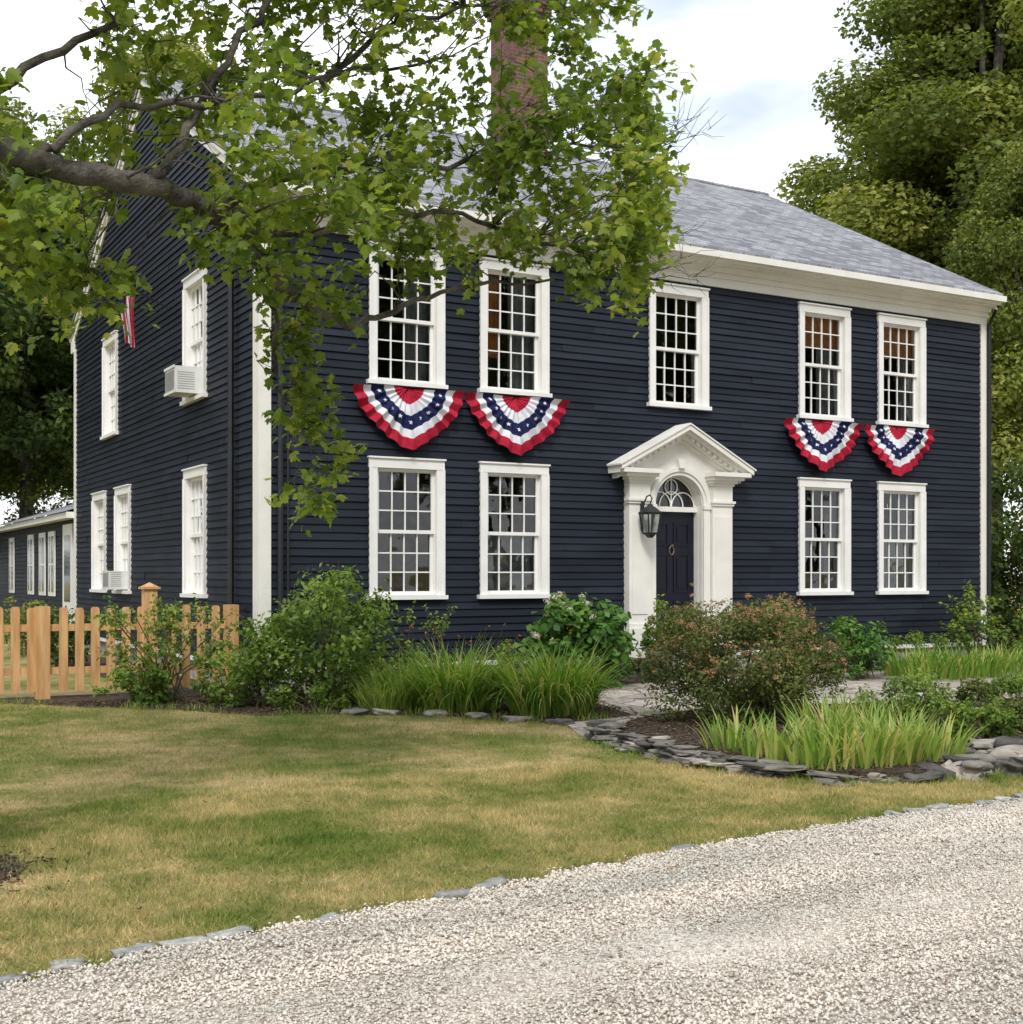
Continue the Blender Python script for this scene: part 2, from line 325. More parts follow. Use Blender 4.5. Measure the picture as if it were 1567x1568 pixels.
g=G(WORLD); g.box(.1,L-.1,.13,D-.13,.32,.4); g.box(.1,L-.1,.13,D-.13,3.65,3.8); g.make('interior_floors',M['floor'],house)

trim={'F':G(FRONT),'S':G(SIDE)}; glass={'F':G(FRONT),'S':G(SIDE)}; cur={'F':G(FRONT),'S':G(SIDE)}; warm={'F':G(FRONT),'S':G(SIDE)}
def window(k,cx,z0,z1,w=WW,cw=CW,cols=4,rows=3,style='c'):
    t=trim[k]; a=cx-w/2; b=cx+w/2; zi=z0+.06; zo=z1-.13
    t.box(a,a+cw,-.01,.055,zi,zo); t.box(b-cw,b,-.01,.055,zi,zo)
    t.box(a-.012,a+.018,.056,.075,zi,zo); t.box(b-.018,b+.012,.056,.075,zi,zo)
    t.box(a-.01,b+.01,-.01,.06,zo,z1); t.box(a-.025,b+.025,-.01,.085,z1+.001,z1+.025)
    t.box(a-.045,b+.045,-.01,.105,z0,zi-.001)
    ia=a+cw; ib=b-cw
    for x0,x1 in ((ia-.02,ia+.006),(ib-.006,ib+.02)): t.box(x0,x1,-.14,-.011,zi,zo)
    t.box(ia-.02,ib+.02,-.14,-.011,zi-.03,zi+.004); t.box(ia-.02,ib+.02,-.14,-.011,zo-.004,zo+.03)
    zm=(zi+zo)/2
    for (s0,s1,n0,n1) in ((zm-.02,zo-.005,-.055,-.02),(zi+.005,zm+.02,-.093,-.058)):
        st=.045
        x0=ia+.007;x1=ib-.007
        t.box(x0,x0+st,n0,n1,s0,s1); t.box(x1-st,x1,n0,n1,s0,s1)
        t.box(x0+st,x1-st,n0,n1-.001,s0,s0+.05); t.box(x0+st,x1-st,n0,n1-.001,s1-.045,s1)
        X0=x0+st;X1=x1-st;Z0=s0+.05;Z1=s1-.045; mw=.0095
        for i in range(1,cols):
            x=X0+(X1-X0)*i/cols; t.box(x-mw,x+mw,n0+.006,n1-.004,Z0,Z1)
        for j in range(1,rows):
            z=Z0+(Z1-Z0)*j/rows; t.box(X0,X1,n0+.008,n1-.006,z-mw,z+mw)
        nm=n0+.012
        for i in range(cols):
            for j in range(rows):
                e=rng.uniform(-.004,.004,3)
                xa=X0+(X1-X0)*i/cols; xb=X0+(X1-X0)*(i+1)/cols; za=Z0+(Z1-Z0)*j/rows; zb_=Z0+(Z1-Z0)*(j+1)/rows
                glass[k].add([(xa,nm,za),(xb,nm+e[0],za),(xb,nm+e[0]+e[1],zb_),(xa,nm+e[1],zb_)],[(0,1,2,3)])
    def drape(x0,x1,za,zb_,n=-.22,G_=None):
        G_=G_ or cur[k]; K=22; ph=rng.uniform(0,6)
        vs=[];fs=[]
        for i in range(K+1):
            x=x0+(x1-x0)*i/K; nn=n+.028*math.sin(i*1.45+ph)
            vs+=[(x,nn,za),(x,nn*1.0,zb_)]
        for i in range(K): fs.append((2*i,2*i+2,2*i+3,2*i+1))
        G_.add(vs,fs)
    if 'c' in style: drape(ia-.05,ia+.26,zi-.1,zo+.05); drape(ib-.24,ib+.05,zi-.1,zo+.05)
    if 'h' in style: drape(ia-.05,ib+.05,zi-.1,zm+.02)
    if 'r' in style: drape(ib-.42,ib+.05,zi-.1,zo+.05)
    if 'o' in style: warm[k].box(ia-.0,ib+.0,-.15,-.142,zm+.33,zo)  # panel coloured as warm light behind the upper sash
    if 'l' in style: drape(ia-.0,ia+.34,zi+.5,zo,-.16,warm[k])
sty=['','h','c','ch','r','rl','','ro','co']
for (c,a,b),s in zip(fw,sty): window('F',c,a,b,style=s)
for (c,a,b),s in zip(sw,['c','h','c','co','c']): window('S',c,a,b,style=s)
for k,nm in (('F','front'),('S','side')):
    trim[k].make(nm+'_window_frames',M['white'],house); glass[k].make(nm+'_window_panes',M['glass'],house,recalc=False)
    cur[k].make(nm+'_curtains',M['curtain'],house,smooth=True)
    if warm[k].v: warm[k].make(nm+'_warm_light_panels',M['orange'],house)

# ---- doorway
dfr=lambda w,n,z:(XC+w,-n,z)
g=G(dfr)
AR=.47; AZ=2.72
sl=(3.93-3.26)/1.30
top=lambda w:3.90-abs(w)*sl
K=28; xs=np.linspace(-AR,AR,K+1)
arch=lambda w:AZ+math.sqrt(max(AR*AR-w*w,0))
for i in range(K):
    x0,x1=xs[i],xs[i+1]
    g.prism([(x0,arch(x0)),(x1,arch(x1)),(x1,top(x1)),(x0,top(x0))],.0,.10)
g.prism([(-1.0,.32),(-AR,.32),(-AR,top(AR)),(-1.0,top(1.0))],0,.10); g.prism([(AR,.32),(1.0,.32),(1.0,top(1.0)),(AR,top(AR))],0,.10)
g.box(-AR-.03,-AR+.004,-.2,-.001,.4,AZ); g.box(AR-.004,AR+.03,-.2,-.001,.4,AZ)
for i in range(K):
    x0,x1=xs[i],xs[i+1]
    g.prism([(x0,arch(x0)-.003),(x1,arch(x1)-.003),(x1*1.08,AZ+(arch(x1)-AZ)*1.08),(x0*1.08,AZ+(arch(x0)-AZ)*1.08)],-.2,-.001)
def ring(r0,r1,n0,n1,K=26):
    for i in range(K):
        a0=math.pi*i/K;a1=math.pi*(i+1)/K
        g.prism([(r0*math.cos(a0),AZ+r0*math.sin(a0)),(r1*math.cos(a0),AZ+r1*math.sin(a0)),(r1*math.cos(a1),AZ+r1*math.sin(a1)),(r0*math.cos(a1),AZ+r0*math.sin(a1))],n0,n1)
ring(.475,.53,.101,.135); ring(.531,.60,.101,.16)
for s in (-1,1):
    g.box(min(s*.475,s*.60),max(s*.475,s*.60),.101,.145,.5,AZ-.06)
    g.box(min(s*.465,s*.615),max(s*.465,s*.615),.101,.165,AZ-.06,AZ)
    pl=lambda a,b,n0,n1,z0,z1: g.box(min(s*a,s*b),max(s*a,s*b),n0,n1,z0,z1)
    pl(.62,1.02,.101,.19,.85,2.72)
    pl(.67,.97,.191,.205,1.0,2.55)
    pl(.59,1.05,.101,.235,.32,.78); pl(.605,1.035,.101,.215,.781,.849)
    pl(.60,1.04,.101,.215,2.721,2.76); pl(.585,1.055,.101,.235,2.761,2.80)
    pl(.625,1.015,.101,.20,2.801,3.04)
    pl(.60,1.04,.101,.22,3.041,3.08); pl(.575,1.08,.101,.26,3.081,3.13); pl(.545,1.16,.101,.33,3.131,3.185); pl(.52,1.25,.101,.39,3.186,3.255)
    T=lambda w,o_:3.97-abs(w)*sl-o_
    for (o0,o1,n1) in ((.0,.075,.40),(.076,.12,.33),(.121,.19,.24),(.191,.24,.16)):
        e=1.30 if o0<.1 else 1.22
        g.prism([(0,T(0,o0)),(s*e,T(e,o0)),(s*e,T(e,o1)),(0,T(0,o1))],.0,n1)
    for i in range(9):
        w=.12+i*.11; g.prism([(s*w,T(w,.121)),(s*(w+.05),T(w+.05,.121)),(s*(w+.05),T(w+.05,.175)),(s*w,T(w,.175))],.241,.285)
g.prism([(-.05,3.30),(.05,3.30),(.07,3.44),(-.07,3.44)],.101,.20)
g.box(-AR,AR,-.18,-.03,2.62,2.70)
for s in (-1,1):
    p=[(0,4.0),(s*1.33,4.0-1.33*sl),(s*1.33,3.975-1.33*sl),(0,3.975)]; g.prism(p,0,.42)
g.make('door_surround',M['cream'],house)
g=G(dfr)
g.box(-.465,.465,-.16,-.11,.5,2.619)
for (a,b) in ((-.36,-.05),(.05,.36)):
    for (c_,d_) in ((.65,1.2),(1.32,1.95),(2.07,2.45)):
        for q in ((a,b,c_,c_+.03),(a,b,d_-.03,d_),(a,a+.03,c_+.031,d_-.031),(b-.03,b,c_+.031,d_-.031)): g.box(q[0],q[1],-.109,-.095,q[2],q[3])
        g.box(a+.07,b-.07,-.109,-.098,c_+.07,d_-.07)
g.make('front_door',M['door'],house)
g=G(dfr)
g.tube([(.38,-.09,1.45),(.38,-.03,1.45)],.03,8); g.tube([(0.045*math.cos(a),-.085,2.0+.07*math.sin(a)) for a in np.linspace(0,6.28,14)],.011,5); g.tube([(0,-.09,2.08),(0,-.06,2.08)],.02,8)
g.make('door_knob_and_knocker',M['brass'],house)
g=G(dfr)
vs=[(0,-.12,2.70)]+[(AR*math.cos(a),-.12,2.70+AR*math.sin(a)) for a in np.linspace(0,math.pi,20)]
g.add(vs,[list(range(len(vs)))]); g.make('fanlight_glass',M['glass'],house)
g=G(dfr)
def arc(cx,cz,r,a0,a1,nn=-.10): g.tube([(cx+r*math.cos(a),nn,cz+r*math.sin(a)) for a in np.linspace(a0,a1,18)],.011,5)
arc(0,2.72,.455,0,math.pi); arc(-.235,2.71,.225,0,math.pi,-.098); arc(.235,2.71,.225,0,math.pi,-.102); arc(0,2.71,.235,0,math.pi,-.1)
g.tube([(0,-.1,2.7),(0,-.1,3.18)],.011,5); arc(0,3.02,.12,0,6.283,-.096)
g.make('fanlight_muntins',M['white'],house)
g=G(WORLD); g.box(XC-.75,XC+.75,-.62,-.12,-.05,.46); g.box(XC-1.05,XC+1.05,-1.05,-.621,-.05,.27); g.make('granite_steps',M['found'],house)
# ---- rear wing
wf=lambda w,n,z:(.1-n,w,z)
wt=G(wf); wg=G(wf)
siding('wing_clapboards',wf,D+.06,27,ZB,2.85,[])
wt.box(13.0,14.1,.03,.07,.45,2.75); wg.box(13.2,13.9,.071,.075,1.0,2.5)
for c in (15.6,16.9,18.6,21.8):
    wt.box(c-.42,c+.42,.03,.06,1.1,2.65); wg.box(c-.3,c+.3,.061,.065,1.2,2.53)
    wt.box(c-.012,c+.012,.066,.08,1.2,2.53); wt.box(c-.3,c+.3,.066,.078,1.84,1.88)
wt.box(D+.05,27,.0,.30,2.85,2.98); wt.box(D+.06,D+.2,.031,.08,ZB,2.84)
wt.make('wing_trim',M['white'],house); M['wglass']=simple('dark_wing_glass',(.02,.025,.03),(.05,.06,.06),3,.08)
wg.make('wing_panes',M['wglass'],house)
g=G(WORLD)
g.add([(-.25,D+.05,2.985),(-.25,27.2,2.985),(3.2,27.2,4.1),(3.2,D+.05,4.1),(6.4,27.2,2.985),(6.4,D+.05,2.985)],[(0,1,2,3),(3,2,4,5)])
g.make('wing_roof',M['roof'],house)
g=G(WORLD); g.box(.12,6.2,D+.1,26.9,0,2.84); g.add([(.12,26.9,2.9),(6.2,26.9,2.9),(3.2,26.9,4.0)],[(0,1,2)]); g.make('wing_body',M['wglass'],house)

# ------------------------------------------------------------------ bunting
def bunting(cx,ztop=4.25):
    R0=.88; nt_=112; nr=22
    V=[];F=[];mi=[]; ph=rng.uniform(0,6)
    def pos(fr_,th,off=0):
        pl=12; tri=abs(((th/math.pi*pl)%1)*2-1)
        w=(1-.105*abs(math.sin(2*th)))*(1+.010*math.sin(th*pl*2)+.014*math.sin(th*5+ph))
        r=R0*fr_*w
        x=r*math.cos(th); z=r*math.sin(th)
        z*= .95+.06*math.exp(-((th-1.5*math.pi)/.22)**2)
        n=.05+.085*fr_*tri+.07*math.sin(min(fr_,1)*2.2)+.03*math.sin(th*7+ph)*fr_+.015*math.sin(fr_*9+th*4+ph)+off
        return (cx+x,-n,ztop+z-.02*math.cos(x*6+ph)*.6-.02*abs(x))
    for i in range(nt_+1):
        th=math.pi+math.pi*i/nt_
        for j in range(nr+1): V.append(pos(max(j/nr,.02),th))
    for i in range(nt_):
        for j in range(nr):
            a=i*(nr+1)+j; F.append((a,a+1,a+nr+2,a+nr+1))
            f=(j+.5)/nr; mi.append(0 if f<.27 else 1 if f<.47 else 2 if f<.66 else 1 if f<.84 else 0)
    for s in range(9):
        th=math.pi+math.pi*(s+.5)/9; c=(math.cos(th)*.565,math.sin(th)*.565); b=len(V)
        for k in range(10):
            a=math.pi/2+k*math.pi/5; rr=.042 if k%2==0 else .018
            x=c[0]+rr*math.cos(a); z=c[1]+rr*math.sin(a)
            V.append(pos(math.hypot(x,z),math.atan2(z,x)%(2*math.pi),.022))
        x,z=c; V.append(pos(math.hypot(x,z),math.atan2(z,x)%(2*math.pi),.022))
        for k in range(10): F.append((b+10,b+k,b+(k+1)%10)); mi.append(1)
    me=bpy.data.meshes.new('bunting'); me.from_pydata(V,[],F)
    for k in ('red','bwhite','blue'): me.materials.append(M[k])
    me.polygons.foreach_set('material_index',mi)
    link(bpy.data.objects.new('bunting',me))
for c in (2.13,3.88,9.92,11.72): bunting(c)

# ------------------------------------------------------------------ lantern, ACs, flag
lan=empty('wall_lantern')
g=G(WORLD); lx=6.07; ly=-.42
g.tube([(lx,-.2,2.3),(lx,-.2,2.75)],.03); g.tube([(lx,-.22,2.55),(lx,-.26,2.72),(lx,-.33,2.82),(lx,-.42,2.84),(lx,-.47,2.78),(lx,ly,2.70)],.012)
def frus(z0,r0,z1,r1):
    g.add([(lx-r0,ly-r0,z0),(lx+r0,ly-r0,z0),(lx+r0,ly+r0,z0),(lx-r0,ly+r0,z0),(lx-r1,ly-r1,z1),(lx+r1,ly-r1,z1),(lx+r1,ly+r1,z1),(lx-r1,ly+r1,z1)],[(0,3,2,1),(4,5,6,7),(0,1,5,4),(1,2,6,5),(2,3,7,6),(3,0,4,7)])
frus(2.57,.13,2.66,.05); frus(2.661,.04,2.70,.02); frus(2.23,.08,2.26,.09); frus(2.18,.03,2.229,.06); frus(2.54,.125,2.569,.135)
for a in (-1,1):
    for b in (-1,1): g.tube([(lx+a*.085,ly+b*.085,2.26),(lx+a*.115,ly+b*.115,2.54)],.012,4)
g.make('lantern_frame',M['dark'],lan)
g=G(WORLD); frus(2.262,.078,2.538,.108); g.make('lantern_glass',M['glass'],lan)
def ac(y,z,w=.55,h=.40,dp=.42):
    e=empty('window_air_conditioner'); g=G(SIDE); g.box(y-w/2,y+w/2,-.05,dp,z,z+h); g.box(y-w/2-.01,y+w/2+.01,dp+.001,dp+.02,z-.01,z+.03); g.box(y-w/2-.01,y+w/2+.01,dp+.001,dp+.02,z+h-.03,z+h+.01); g.make('case',M['ac'],e)
    g=G(SIDE)
    for i in range(12):
        zz=z+.05+i*(h-.1)/12; g.box(y-w/2+.03,y+w/2-.03,dp+.002,dp+.012,zz,zz+.012)
    for i in range(8):
        yy=y-w/2-.004; g.box(yy,yy+.003,.12,dp-.04,z+.06+i*.035,z+.07+i*.035)
    g.make('grille',M['grille'],e)
    g=G(SIDE); g.box(y-.45,y-w/2-.01,-.05,.0,z+.01,z+h-.02); g.box(y+w/2+.01,y+.45,-.05,.0,z+.01,z+h-.02); g.make('side_panels',M['ac'],e)
ac(3.0,4.36); ac(7.8,1.34,.5,.34,.35)
fl=empty('american_flag')
g=G(WORLD); g.tube([(0,4.8,6.05),(-.78,4.8,6.38)],.012); g.make('flag_pole',M['dark'],fl)
V=[];F=[];mi=[]
nu,nv=26,40
for i in range(nu+1):
    u=i/nu
    for j in range(nv+1):
        v=j/nv; px=-.52-.26*u*(1-.25*v)-.02*math.sin(v*5); pz=6.26+.10*u-v*.92-.05*v*(1-u)
        py=4.8+.05*math.sin(u*15+v*1.5)*(.3+v)
        V.append((px,py,pz))
for i in range(nu):
    for j in range(nv):
        a=i*(nv+1)+j; F.append((a,a+1,a+nv+2,a+nv+1)); mi.append(2 if (j<nv*.32 and i>nu*.5) else (0 if int(i/nu*9)%2==0 else 1))
me=bpy.data.meshes.new('flag_cloth'); me.from_pydata(V,[],F)
for k in ('red','bwhite','blue'): me.materials.append(M[k])
me.polygons.foreach_set('material_index',mi); link(bpy.data.objects.new('flag_cloth',me),fl)

# ------------------------------------------------------------------ ground
def poly_sheet(name,pts,z,mt,parent=None):
    me=bpy.data.meshes.new(name); bm=bmesh.new(); vs=[bm.verts.new((x,y,z)) for x,y in pts]; f=bm.faces.new(vs); f.normal_update()
    if f.normal.z<0: f.normal_flip()
    bmesh.ops.triangulate(bm,faces=[f]); bm.to_mesh(me); bm.free(); me.materials.append(mt); return link(bpy.data.objects.new(name,me),parent)
lawn=empty('lawn')
poly_sheet('lawn_ground',[(-300,-300),(300,-300),(300,300),(-300,300)],0,M['lawn'],lawn)
edge=[(-40,-24),(-20,-15.6),(-9,-12.2),(-6,-11.4),(-4.79,-11.14),(-4.25,-10.96),(-3.54,-10.91),(-2.61,-10.78),(-1.93,-10.61),(-1.19,-10.48),(-.41,-10.41),(.45,-10.36),(2.24,-10.27),(6,-10.1),(14,-9.9),(40,-9.0)]
def densify(pts,step,jit):
    out=[]
    for (x0,y0),(x1,y1) in zip(pts[:-1],pts[1:]):
        d=math.hypot(x1-x0,y1-y0); k=max(1,int(d/step)) if d<9 else 1
        for i in range(k):
            t=i/k; out.append((x0+(x1-x0)*t+rng.normal(0,jit)*.3,y0+(y1-y0)*t+rng.normal(0,jit)))
    out.append(pts[-1]); return out
edgeD=densify(edge,.14,.03)
drive_poly=edgeD+[(60,-60),(-60,-60)]
drv=empty('gravel_driveway')
poly_sheet('gravel_surface',drive_poly,.008,M['gravel'],drv)
bed=[(-9,.9),(-3.2,.6),(-1.91,-.845),(-.776,-2.309),(.19,-2.7),(.785,-3.2),(1.343,-4.05),(1.777,-4.72),(3.0,-4.6),(3.4,-3.2),(4.2,-1.5),(5.2,-1.0),(XC,-.8),(14.6,-.9),(15.5,.5),(14,.3),(.0,.3),(-.2,12),(-1.2,12),(-1.2,1.2),(-9,1.3)]
garden=empty('garden_bed')
poly_sheet('soil_near_house',densify(bed+[bed[0]],.3,.05)[:-1],.006,M['mulch'],garden)
bed2=[(1.35,-6.35),(1.25,-7.2),(1.24,-8.3),(1.65,-9.25),(2.13,-9.4),(3.3,-9.35),(6,-9.2),(10,-9.0),(12,-7),(9,-5.9),(7,-5.8),(5,-5.2),(3.6,-4.9),(2.3,-5.3)]
g=G(lambda x,n,y:(x,y,n)); g.prism([(x,y) for x,y in densify(bed2+[bed2[0]],.4,.03)[:-1]],-.02,.09); g.make('raised_bed_soil',M['mulch'],garden)
patio=[(1.8,-4.75),(1.25,-6.0),(1.4,-6.3),(2.3,-5.4),(3.6,-5.0),(5,-5.3),(7,-5.9),(9,-6.0),(12,-6.2),(14,-5.0),(13,-1.3),(8,-1.0),(5.2,-1.05),(4.2,-1.6),(3.3,-3.1),(2.9,-4.5)]
poly_sheet('flagstone_patio',patio,.010,M['flag'])
def inpoly(P,poly):
    x,y=P[:,0],P[:,1]; c=np.zeros(len(P),bool); n=len(poly)
    for i in range(n):
        x0,y0=poly[i]; x1,y1=poly[(i+1)%n]
        cond=((y0>y)!=(y1>y))&(x<(x1-x0)*(y-y0)/(y1-y0+1e-12)+x0); c^=cond
    return c
A=np.column_stack([rng.uniform(-7.5,4.5,250000),rng.uniform(-11.6,-7.2,250000)])
B=np.column_stack([rng.uniform(-9,3,130000),rng.uniform(-7.2,1,130000)])
C=np.column_stack([rng.uniform(1,12,50000),rng.uniform(-10.6,-8.6,50000)])
P=np.vstack([A,B,C]); TC=(-5.0,-8.9)
def wob(P,s,o=0): return np.array([mn.noise(Vector((x*s,y*s,o))) for x,y in P])
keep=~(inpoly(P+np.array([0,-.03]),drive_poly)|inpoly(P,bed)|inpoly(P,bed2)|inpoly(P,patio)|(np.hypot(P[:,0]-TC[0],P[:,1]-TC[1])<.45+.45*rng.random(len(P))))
P=P[keep]; n=len(P)
tall=1+.55*wob(P,1.1,3.)+.5*wob(P,4.,9.)
h=rng.uniform(.015,.045,n)*np.clip(tall,.45,2); a=rng.uniform(0,6.283,n); lean=rng.normal(0,.022,(n,2)); w=.0033
V=np.zeros((n,3,3)); V[:,0,0]=P[:,0]-w*np.cos(a);V[:,0,1]=P[:,1]-w*np.sin(a);V[:,1,0]=P[:,0]+w*np.cos(a);V[:,1,1]=P[:,1]+w*np.sin(a)
V[:,2,0]=P[:,0]+lean[:,0];V[:,2,1]=P[:,1]+lean[:,1];V[:,2,2]=h
npmesh('grass_blades',V.reshape(-1,3),np.arange(3*n).reshape(-1,3),M['blade'],np.repeat(rng.random(n),3),lawn)
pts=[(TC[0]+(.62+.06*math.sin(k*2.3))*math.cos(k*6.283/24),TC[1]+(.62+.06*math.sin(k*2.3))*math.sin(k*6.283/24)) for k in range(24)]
poly_sheet('tree_shade_patch',pts,.012,M['mulch'],garden)  # dark soil-coloured disc, painted in for the soft shadow by the maple
octv=np.array([(1,0,0),(0,1,0),(-1,0,0),(0,-1,0),(0,0,1),(0,0,-1)],float)
octf=np.array([(0,1,4),(1,2,4),(2,3,4),(3,0,4),(1,0,5),(2,1,5),(3,2,5),(0,3,5)])
def stones(P,size,zf=.6,asp=.8):
    n=len(P); s=size[:,None,None]*rng.uniform(.7,1.3,(n,1,3)); V=octv[None]*s*np.array([1,asp,zf])
    V=V+rng.normal(0,.12,(n,6,3))*size[:,None,None]*min(1,asp*1.5)
    a=rng.uniform(0,6.283,n); c,s_=np.cos(a)[:,None],np.sin(a)[:,None]
    X=V[:,:,0]*c-V[:,:,1]*s_; Y=V[:,:,0]*s_+V[:,:,1]*c
    V=np.stack([X+P[:,0:1],Y+P[:,1:2],V[:,:,2]+P[:,2:3]],2)
    F=(octf[None]+6*np.arange(n)[:,None,None]).reshape(-1,3); return V.reshape(-1,3),F
A=np.column_stack([rng.uniform(-5.8,1.5,115000),rng.uniform(-13.6,-10.2,115000)]); B=np.column_stack([rng.uniform(.5,9,65000),rng.uniform(-13.5,-9.9,65000)])
P=np.vstack([A,B]); far=P-np.array([0,.08]); stray=rng.random(len(P))<.06
k_=inpoly(P,drive_poly)|(stray&inpoly(far,drive_poly))
P=P[k_]; n=len(P)
rut=.007*np.sin((P[:,1]-P[:,0]*.05)*3.3)+.007*wob(P,1.6,5.)
Pz=np.column_stack([P,.014+rng.uniform(0,.006,n)+rut])
V,F=stones(Pz,rng.uniform(.005,.0115,n)*(1+.5*(rng.random(n)<.06))); npmesh('loose_gravel',V,F,M['pebble'],np.repeat(np.clip(rng.normal(.57,.24,n),0,1),6),drv)
A=np.column_stack([rng.uniform(-4,3.5,16000),rng.uniform(-4.8,.3,16000)]); B=np.column_stack([rng.uniform(1.2,9,14000),rng.uniform(-9.4,-5,14000)]); C=np.column_stack([rng.normal(TC[0],.33,1500),rng.normal(TC[1],.33,1500)])  # C strews chips over the dark patch that paints the tree's shadow
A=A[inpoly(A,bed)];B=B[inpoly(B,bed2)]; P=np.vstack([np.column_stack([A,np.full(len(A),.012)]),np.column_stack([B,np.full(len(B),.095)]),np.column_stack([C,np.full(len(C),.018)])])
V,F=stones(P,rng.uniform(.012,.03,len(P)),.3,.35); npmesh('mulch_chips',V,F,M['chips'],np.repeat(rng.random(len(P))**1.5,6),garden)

def rock_mesh(G_list,c,s,rot,seed,sharp=.16,box=.62):
    r=np.random.default_rng(seed); bm=bmesh.new(); bmesh.ops.create_cube(bm,size=2); bmesh.ops.subdivide_edges(bm,edges=bm.edges[:],cuts=3,use_grid_fill=True)
    off=r.uniform(0,50,3); V=[]
    for v in bm.verts:
        p=v.co.copy(); q=p.normalized()*1.15; p=p*box+q*(1-box)
        k=mn.noise(Vector(p*.9)+Vector(off))+.5*mn.noise(Vector(p*2.3)+Vector(off)); kk=1+sharp*k*1.7
        V.append((p.x*s[0]*kk,p.y*s[1]*(1+sharp*2*mn.noise(Vector(p*1.2)-Vector(off))),p.z*s[2]*kk))
    V=np.array(V); cz,sz=math.cos(rot),math.sin(rot); tl=r.normal(0,.09)
    X=V[:,0]*cz-V[:,1]*sz; Y=V[:,0]*sz+V[:,1]*cz; Z=V[:,2]+X*tl*.7
    V=np.column_stack([X+c[0],Y+c[1],Z+c[2]]); F=[[v.index for v in f.verts] for f in bm.faces]; bm.free()
    b=sum(len(x[0]) for x in G_list); G_list.append((V,np.array(F)+b,np.full(len(V),r.random())))
def flush(name,Gl,mt,smooth=False,parent=None): 
    return npmesh(name,np.vstack([x[0] for x in Gl]),np.vstack([x[1] for x in Gl]),mt,np.concatenate([x[2] for x in Gl]),parent,smooth)
Gl=[];sd=1
ep=densify(edge[3:14],.21,0)
for i,(x,y) in enumerate(ep):
    vis=.85 if x<-2.3 else (.12 if x<.8 else .6)
    if rng.random()<vis:
        sd+=1; rock_mesh(Gl,(x+rng.normal(0,.02),y+.015+rng.normal(0,.022),.010),(rng.uniform(.06,.105),rng.uniform(.035,.055),rng.uniform(.016,.024)),.12+rng.normal(0,.22),sd,.26,.72)
flush('stone_edging',Gl,M['granite'])
Gl=[]
wp=densify([(1.75,-5.6),(1.35,-6.2),(1.22,-7.0),(1.2,-8.2),(1.5,-9.05),(2.1,-9.4)],.15,.03)
for i,(x,y) in enumerate(wp):
    dx,dy=(wp[min(i+1,len(wp)-1)][0]-wp[max(i-1,0)][0],wp[min(i+1,len(wp)-1)][1]-wp[max(i-1,0)][1]); an=math.atan2(dy,dx)
    z=-.01
    for c_ in range((4 if -8.4<y<-6 else 3) if y>-8.9 else 2):
        sd+=1; hh=rng.uniform(.011,.028)
        rock_mesh(Gl,(x+rng.normal(0,.06),y+rng.normal(0,.06),z+hh),(rng.uniform(.06,.17),rng.uniform(.06,.12),hh),an+rng.normal(0,.5),sd,.30,.74); z+=hh*1.8
wp=densify([(2.1,-9.42),(3.3,-9.4),(6,-9.25),(9,-9.1)],.21,.05)
for (x,y) in wp:
    sd+=1; s=rng.uniform(.06,.15); rock_mesh(Gl,(x,y,s*.2),(s,s*.75,s*.5),rng.uniform(0,3),sd,.38)
for (x,y,s) in ((2.55,-9.45,.17),(2.8,-9.2,.2),(3.05,-9.5,.14),(3.4,-9.2,.24),(3.75,-9.42,.18),(4.2,-9.15,.22),(4.6,-9.35,.17),(3.2,-8.85,.17),(3.9,-8.8,.2),(4.5,-8.75,.2),(5.1,-9.1,.22)):
    sd+=1; rock_mesh(Gl,(x,y,.05),(s,s*.75,s*.45),rng.uniform(0,3),sd,.40)
    sd+=1; rock_mesh(Gl,(x+rng.normal(0,.12),y+rng.normal(0,.1),.12),(s*.6,s*.5,.03),rng.uniform(0,3),sd,.35,.8)
for (x,y) in ((.5,-2.95),(.95,-3.35),(1.25,-3.8),(1.5,-4.3),(1.75,-4.75),(.2,-2.75),(2.6,-5.1),(3.0,-4.8)):
    sd+=1; rock_mesh(Gl,(x,y,.02),(.15,.10,.035),rng.uniform(0,3),sd,.35)
flush('dry_stone_wall',Gl,M['rock'])

# ------------------------------------------------------------------ fence
fe=empty('picket_fence')
g=G(WORLD)
FX0,FX1=-8.6,-.12; fy=lambda x:.65-(x)*.10
x=FX1-.1
posts=[-.2,-1.28,-2.62,-4.6,-6.6,-8.5]
while x>FX0:
    if min(abs(x-p) for p in posts)>.1:
        y=fy(x)-.03; w=.055; t=rng.normal(0,.006); zt=1.19+rng.normal(0,.008)
        g.add([(x-w+t,y-.02,.1),(x+w+t,y-.02,.1),(x+w,y-.02,zt-.03),(x+w-.02,y-.02,zt),(x-w+.02,y-.02,zt),(x-w,y-.02,zt-.03),
               (x-w+t,y,.1),(x+w+t,y,.1),(x+w,y,zt-.03),(x+w-.02,y,zt),(x-w+.02,y,zt),(x-w,y,zt-.03)],
              [(0,1,2,3,4,5),(11,10,9,8,7,6)]+[(k,(k+1)%6,(k+1)%6+6,k+6) for k in range(6)])
    x-=.195
g.make('pickets',M['cedar'],fe)
g=G(WORLD)
for z in (.32,.88):
    a,b=FX0,FX1; g.add([(a,fy(a)-.029,z),(b,fy(b)-.029,z),(b,fy(b)+.01,z),(a,fy(a)+.01,z),(a,fy(a)-.029,z+.09),(b,fy(b)-.029,z+.09),(b,fy(b)+.01,z+.09),(a,fy(a)+.01,z+.09)],[(0,3,2,1),(4,5,6,7),(0,1,5,4),(1,2,6,5),(2,3,7,6),(3,0,4,7)])
g.make('rails',M['cedar'],fe)
g=G(WORLD)
